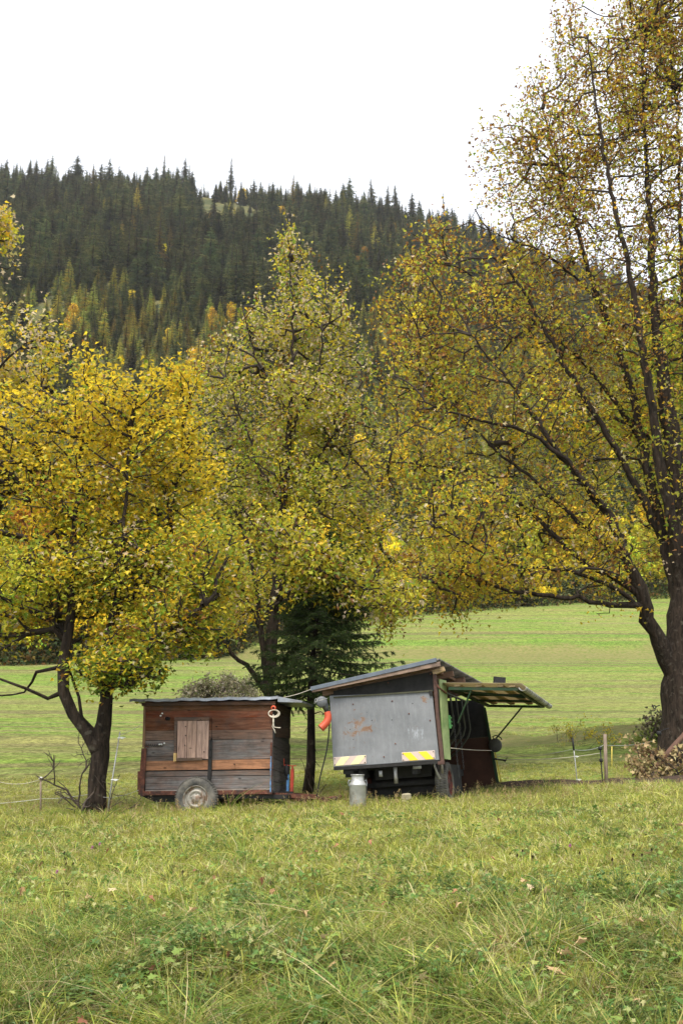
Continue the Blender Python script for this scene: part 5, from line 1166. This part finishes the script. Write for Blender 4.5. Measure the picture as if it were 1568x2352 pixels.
bush('shrub', 'pale grey green bramble shrub behind the roof of the wooden trailer', 'shrub', [(v, (0, 0, 1), 1.1), (v2, (.2, 0, .8), .8), (foot(462, 1604, 48), (-.2, 0, 1), .9)], 9, 33, M['deadwood'], SH, 12, .09, spread=.6, lsig=.18, r0=.02, lm='leaf_far')
for i, (x, y, Y, hh, lab) in enumerate([(520, 1560, 60, .9, 'grey purple thicket at the far side of the meadow left of the middle maple'), (1545, 1690, 27, .6, 'leafy green weeds on the mound left of the large maple trunk'), (1500, 1700, 28, .4, 'low weeds below the mound by the large maple')]):
    v = foot(x, y, Y); bush('shrub', lab, 'shrub', [(v, (0, 0, 1), hh), (v + Vector((.8, .3, 0)), (0, 0, 1), hh)], 3, 40 + i, M['deadwood'], SH if i != 1 else [(3, (.2, .26, .05)), (2, (.12, .17, .03))], 14, .085, spread=.7, lsig=.16, r0=.006, lm='leaf_far')
GR_ = [(3, (.55, .45, .05)), (2, (.3, .32, .06)), (1, (.4, .3, .05))]
for i, (x, y, Y) in enumerate([(1315, 1690, 29), (1365, 1712, 27.5), (1100 + 180, 1705, 29.5)]):
    v = foot(x, y, Y); bush('goldenrod_plant', ['tall yellow weed leaning behind the step-in fence post', 'yellow weed clump between the fence posts and the meadow hollow', 'low yellow weed tuft left of the step-in fence post'][i], 'weed', [(v, (.1, 0, 1), .5), (v + Vector((.3, 0, 0)), (0, 0, 1), .4)], 3, 50 + i, M['deadwood'], GR_, 5, .05, spread=.35, lsig=.05, r0=.005, depth=1, lm='leaf')

# ------------------------------------------------------------------ grass
def blades(n, seed, h, spread, lean, w0, pal, seed_head=False):
    r = np.random.default_rng(seed); V = []; L = []; st = []; C = []
    cols = pick(pal, n, r)
    for k in range(n):
        a = r.uniform(0, 6.28); rad = spread * r.uniform() ** .5; p0 = np.array([math.cos(a) * rad, math.sin(a) * rad, -.01]); b_ = a + r.normal() * .9
        d = np.array([math.cos(b_), math.sin(b_), 0]); sd = np.array([-d[1], d[0], 0]); H = h * r.uniform(.45, 1.1); ln = lean * r.uniform(.2, 1.6); w_ = w0 * r.uniform(.6, 1.3); ns = 4
        base = len(V)
        for i in range(ns + 1):
            t = i / ns; bend = ln * t * t; p = p0 + d * H * bend + np.array([0, 0, H * (t - .42 * ln * t * t * t)])
            if i == ns: V.append(p)
            else: ww = w_ * (1 - .75 * t ** 1.5); V += [p - sd * ww / 2 + np.array([0, 0, ww * .2]), p + sd * ww / 2]
        for i in range(ns - 1):
            q = base + 2 * i; st.append(len(L)); L += [q, q + 1, q + 3, q + 2]; C.append(cols[k])
        q = base + 2 * (ns - 1); st.append(len(L)); L += [q, q + 1, q + 2]; C.append(cols[k])
        if seed_head:
            tip = V[-1]
            for m_ in range(14):
                s = -m_ * .009; e = tip + np.array([0, 0, s]) ; o = r.normal(size=3) * .006; B0 = len(V); V += [e, e + o + np.array([0.002, 0, .012]), e + o * 1.6 + np.array([-.002, 0, .004])]; st.append(len(L)); L += [B0, B0 + 1, B0 + 2]; C.append(np.array([.38, .27, .13]))
    return np_mesh('grass_tuft', np.array(V), L, st, M['grass'], np.array(C))
GP = [(3.4, (.30, .34, .05)), (3.6, (.42, .42, .09)), (1.6, (.13, .20, .03)), (2.2, (.50, .43, .12)), (1.8, (.58, .52, .26))]
GD = [(3, (.44, .36, .17)), (2, (.58, .49, .28)), (1.5, (.24, .27, .07)), (1, (.22, .14, .06))]
GG = [(3.5, (.10, .18, .028)), (2.5, (.17, .25, .04)), (1.2, (.30, .34, .08)), (.9, (.5, .44, .2))]
gk = [blades(26, 1, .07, .08, 1.0, .0085, GP), blades(26, 2, .10, .08, 1.2, .0085, GP), blades(22, 3, .13, .06, 1.2, .0085, GP + [(2, (.3, .3, .06))]), blades(24, 4, .12, .08, 1.3, .005, GD),
      blades(24, 5, .18, .06, 1.5, .0095, GP), blades(34, 6, .22, .06, 2.6, .0065, GG + [(1.5, (.36, .33, .1))]), blades(26, 7, .17, .08, 1.9, .0045, GD), blades(2, 8, .55, .03, .45, .0035, [(1, (.36, .3, .12)), (1, (.2, .24, .06))], True), blades(9, 9, .17, .03, .9, .013, GG)]
def field(n, y0, y1, marg, r, dens=None):
    Y = (y0 ** 2 + (y1 ** 2 - y0 ** 2) * r.uniform(size=n)) ** .5; X = (r.uniform(-1, 1, n)) * (.306 * Y * marg + .4)
    return X, Y
r = np.random.default_rng(77); P_ = []; RT = []; SC = []; VI = []
def add_grass(n, y0, y1, pv, s, marg=1.35, keep=None, tilt=.25, lean=0):
    X, Y = field(n, y0, y1, marg, r)
    u1 = (X - LLOC.x) * math.cos(LA) + (Y - LLOC.y) * math.sin(LA); v1 = -(X - LLOC.x) * math.sin(LA) + (Y - LLOC.y) * math.cos(LA)
    a2 = R(-16); u2 = (X - RLOC.x) * math.cos(a2) + (Y - RLOC.y) * math.sin(a2); v2_ = -(X - RLOC.x) * math.sin(a2) + (Y - RLOC.y) * math.cos(a2)
    m = ~((np.abs(u1 - .1) < .95) & (v1 > .25) & (v1 < 1.3)) & ~((u2 > .2) & (u2 < 1.9) & (v2_ > .45) & (v2_ < 4.3)); X, Y = X[m], Y[m]
    m = ~((X > 2.2) & (X < 10) & (Y > 20.2) & (Y < 21.9)); X, Y = X[m], Y[m]
    if keep is not None: m = keep(X, Y); X, Y = X[m], Y[m]
    n = len(X); vi = r.choice(len(gk), n, p=np.array(pv) / sum(pv)); s_ = r.uniform(.7, 1.25, n) * s
    P_.append(np.stack([X, Y, G(X, Y)], 1)); RT.append(np.stack([r.normal(size=n) * tilt + lean, r.normal(size=n) * tilt, r.uniform(0, 6.3, n)], 1)); SC.append(np.stack([s_, s_, s_ * r.uniform(.75, 1.2, n)], 1)); VI.append(vi)
add_grass(19000, 4.4, 8.3, [4, 4, 4, 2.0, 2.4, .6, 1.6, .0, .15], .95, tilt=.4, keep=lambda X, Y: vnoise(X, Y, 2.3, 14) + .5 * vnoise(X, Y, 5, 15) + r.uniform(-.35, .35, len(X)) + np.interp(Y, [6.8, 8.3], [0, 1]) > -.38)
add_grass(22000, 8, 13, [4, 5, 5, 1.6, .5, .1, .3, .004, .1], 1.05)
add_grass(30000, 12.5, 19.6, [5, 6, 4, 1.6, .25, .05, .2, .004, .03], 1.2)
add_grass(9000, 19, 25, [6, 2, 0, 1.5, 0, 0, .0, .0, 0], .75, 1.25)
add_grass(5000, 24, 44, [6, 2, .6, 2.2, 0, 0, .0, .0, 0], 1.0, 1.15, keep=lambda X, Y: (X > 1) & (vnoise(X, Y, .5, 3) + vnoise(X, Y, 1.3, 8) > .3))
pc = np.sin(r.uniform(0, 1, 4)); 
add_grass(5200, 4.6, 7.6, [0, 0, 0, 0, 1, 4, 2, 0, .08], 1.0, keep=lambda X, Y: vnoise(X, Y, 1.3, 9) > .1, tilt=.35, lean=.55)
add_grass(2600, 15.6, 17.4, [0, 0, 3, 1, 3, .6, .8, .25, .2], .95, 1.1, keep=lambda X, Y: (X > -5) & (X < 4) & (vnoise(X, Y, 1.5, 7) > -.35))
add_grass(420, 16.2, 19.2, [0, 0, 1, 0, 1, 1, 1, 6, 1], 1.0, 1.1)
add_grass(260, 16.0, 17.0, [0, 0, 1, 0, 2, 0, 0, 6, 1], 1.0, 1.0, keep=lambda X, Y: (X > -3.2) & (X < 2.8))
add_grass(120, 13, 16, [0, 0, 0, 0, 4, 3, 0, 2, 3], 1.1, 1.3, keep=lambda X, Y: X < -2.9)
scatter('grass', gk, np.concatenate(P_), np.concatenate(RT), np.concatenate(SC), np.concatenate(VI), 'green and straw coloured grass covering the bank and the meadow', 'grass')

# broad leaved herbs among the grass
def rosette(seed, n, ls, h, pal, lobes=True):
    r = np.random.default_rng(seed); b = MB(); P = []
    for k in range(n):
        a = r.uniform(0, 6.28); rr_ = r.uniform(.3, 1) * .07 * (1 + ls * 8); q = Vector((math.cos(a) * rr_, math.sin(a) * rr_, h * r.uniform(.5, 1.1)))
        b.tube([(0, 0, -.01), q * .6 + Vector((0, 0, .01)), q], .0018, 3, col=(.16, .2, .06)); P.append(q)
    P = np.array(P); V, L, st, cc = leaves(P, ls, pick(pal, n, r), r, 1.6, .2); nb = len(b.v); fl = [x for f in b.f for x in f]; s0 = np.cumsum([0] + [len(f) for f in b.f])[:-1]
    return np_mesh('herb', np.concatenate([np.array(b.v), V]), np.concatenate([fl, L + nb]), np.concatenate([s0, st + len(fl)]), M['grass'], np.concatenate([np.array(b.c), cc]))
HG = [(3, (.20, .30, .06)), (2, (.34, .40, .13)), (2, (.11, .20, .04)), (1, (.4, .38, .16))]
hk = [rosette(1, 6, .045, .08, HG), rosette(2, 9, .03, .06, HG), rosette(3, 24, .02, .09, [(3, (.09, .18, .04)), (1, (.14, .24, .05))]), rosette(4, 14, .026, .13, [(3, (.10, .18, .05)), (1, (.18, .26, .09))]),
      rosette(5, 3, .04, .08, [(2, (.34, .13, .09)), (1, (.38, .2, .10)), (1, (.26, .1, .07))]), rosette(6, 5, .05, .07, [(1, (.34, .33, .1)), (1, (.2, .26, .07))])]
n = 15000; X, Y = field(n, 4.6, 15, 1.35, r); pv = np.array([2.6, 5, 1.4, 1.0, .3, 1.2]); vi = r.choice(6, n, p=pv / pv.sum())
m = (vnoise(X, Y, 1.1, 5) + r.uniform(-.6, .6, n) > -.1) & ((vi < 2) | (Y < 9) | (vi > 3)) & ((Y < 8.8) | (r.uniform(size=n) < .25)); X, Y, vi = X[m], Y[m], vi[m]; n = len(X)
s_ = r.uniform(.7, 1.4, n)
scatter('meadow_herbs', hk, np.stack([X, Y, G(X, Y) + .05], 1), np.stack([r.normal(size=n) * .3 + .25, r.normal(size=n) * .3, r.uniform(0, 6.3, n)], 1), np.stack([s_] * 3, 1), vi, 'broad leaved herbs and clover growing through the grass of the bank', 'ground cover')

# fallen leaves
def fallen(seed, col):
    rr = np.random.default_rng(seed); V, L, st, cc = leaves(np.zeros((1, 3)), 1.0, np.array([col]), rr, 2.5, .9); V = V - V.mean(0)
    return np_mesh('fallen_leaf', V, L, st, M['dead_leaf'], cc)
fk = [fallen(1, (.52, .36, .2)), fallen(2, (.6, .45, .28)), fallen(3, (.34, .2, .1)), fallen(4, (.36, .16, .10)), fallen(5, (.42, .33, .08)), fallen(6, (.5, .33, .17))]
FL = ['curled tan maple leaf lying on the grass bank', 'pale beige maple leaf lying on the grass bank', 'dark brown maple leaf lying on the grass bank', 'red maple leaf lying on the grass bank', 'yellow maple leaf lying on the grass bank', 'light brown maple leaf lying on the grass bank']
spots = [(35, 2235, 1), (597, 2126, 1), (445, 2105, 0), (378, 2125, 2), (262, 2060, 1), (208, 2076, 0), (527, 2205, 4), (527, 2212, 3), (742, 2170, 1), (968, 2265, 1), (1160, 2080, 1), (1050, 2090, 0), (1290, 2205, 0), (1270, 2250, 5), (350, 2078, 3), (495, 2033, 3),
         (665, 2025, 3), (603, 2035, 3), (625, 2065, 2), (100, 1995, 3), (80, 2110, 3), (665, 2290, 4), (352, 2245, 3), (925, 2180, 3), (1460, 2130, 0), (1560, 1905, 0), (300, 2205, 5), (1200, 2038, 0), (1215, 2055, 1), (590, 2098, 5), (20, 2240, 3), (1400, 2290, 5),
         (1250, 2062, 0), (760, 2238, 5), (850, 1945, 3), (1130, 1985, 3), (1445, 2320, 5), (1000, 2200, 2), (640, 1895, 1), (870, 2010, 1), (405, 2155, 2), (150, 2085, 1), (1330, 2180, 0), (250, 1965, 3), (1480, 1975, 5), (700, 2110, 0), (1100, 2150, 1), (55, 2060, 2)]
Mi_ = None
for i, (x, y, k) in enumerate(spots):
    d = ray(x, y); Y = 4.5
    while Y < 18 and (EYE + d * (Y / d.y)).z > g1((d.x / d.y) * Y, Y) + .07: Y += .03
    q = EYE + d * (Y / d.y); o = bpy.data.objects.new('fallen_leaf', fk[k]); COL.objects.link(o); o.location = q + Vector((0, -.06, .06)); s = random.uniform(.065, .095) * (.62 if k == 3 else 1); o.scale = (s, s, s); o.rotation_euler = (.4 + random.uniform(-.4, .4), random.uniform(-.4, .4), random.uniform(0, 6.3)); tag(o, FL[k], 'leaf', FL[k].replace(' leaf ', ' leaves '))
# clover blossoms and dark seed heads
def flower_mesh(name, col, rh, hh, st=.2):
    b = MB(); b.tube([(0, 0, -.02), (.01, 0, st * .5), (0, 0, st)], .0022, 4, col=(.14, .2, .05)); rr = random.Random(3)
    for k in range(60):
        a = rr.uniform(0, 6.3); e = rr.uniform(-.6, 1.5); d = Vector((math.cos(a) * math.cos(e), math.sin(a) * math.cos(e), math.sin(e))); c = Vector((0, 0, st)); s = d.cross(Vector((.3, .2, 1))).normalized() * .004
        b.add([c + d * rh * .3 - s, c + d * rh * .3 + s, c + Vector((d.x * rh, d.y * rh, d.z * hh))], [(0, 1, 2)], 0, tuple(v * rr.uniform(.8, 1.2) for v in col))
    me_o = b.build(name, M['grass']); me = me_o.data; bpy.data.objects.remove(me_o); return me
fm = flower_mesh('clover_flower', (.5, .16, .4), .02, .022); sm_ = flower_mesh('seed_head', (.05, .03, .022), .015, .02, .24)
for me, nm, lab, cat, gr, sp in ((fm, 'clover_flower', ['left blossom of the pair of pink clovers on the left of the bank', 'right blossom of the pair of pink clovers on the left of the bank', 'pink clover blossom low on the left, below the pair', 'pink clover blossom on the right side of the bank'], 'flower', 'clover blossoms', [(212, 1947), (229, 1939), (131, 2003), (1308, 1943)]),
                                 (sm_, 'seed_head', None, 'seed head', 'dark seed heads', [(148, 1960), (152, 1985), (168, 1985), (420, 2003), (1187, 1966), (1199, 1955), (1222, 1969), (1330, 1960), (1453, 1965), (1473, 1965), (1495, 1953), (1405, 1975), (850, 1905)])):
    for i, (x, y) in enumerate(sp):
        d = ray(x, y); Y = 4.5; st_ = .2 if nm[0] == 'c' else .24
        while Y < 18 and (EYE + d * (Y / d.y)).z > g1((d.x / d.y) * Y, Y) + st_: Y += .03
        q = EYE + d * (Y / d.y); o = bpy.data.objects.new(nm, me); COL.objects.link(o); o.location = (q.x, q.y, q.z - st_); tag(o, lab[i] if lab else 'small dark brown seed head on a thin stem in the grass', cat, gr)

# ------------------------------------------------------------------ air
hz = MB(); hz.box((0, 1220, 205), (8400, 2600, 414)); t = NT('haze_air')
pv_ = t.n('VolumePrincipled'); pv_.inputs['Color'].default_value = (.95, .96, .97, 1); pv_.inputs['Density'].default_value = .00010; pv_.inputs['Anisotropy'].default_value = .2
t.l(pv_.outputs[0], t.out.inputs['Volume']); tag(hz.build('haze', t.m), 'thin bluish mountain air between the meadow and the forested slope', 'haze', kind='stuff')
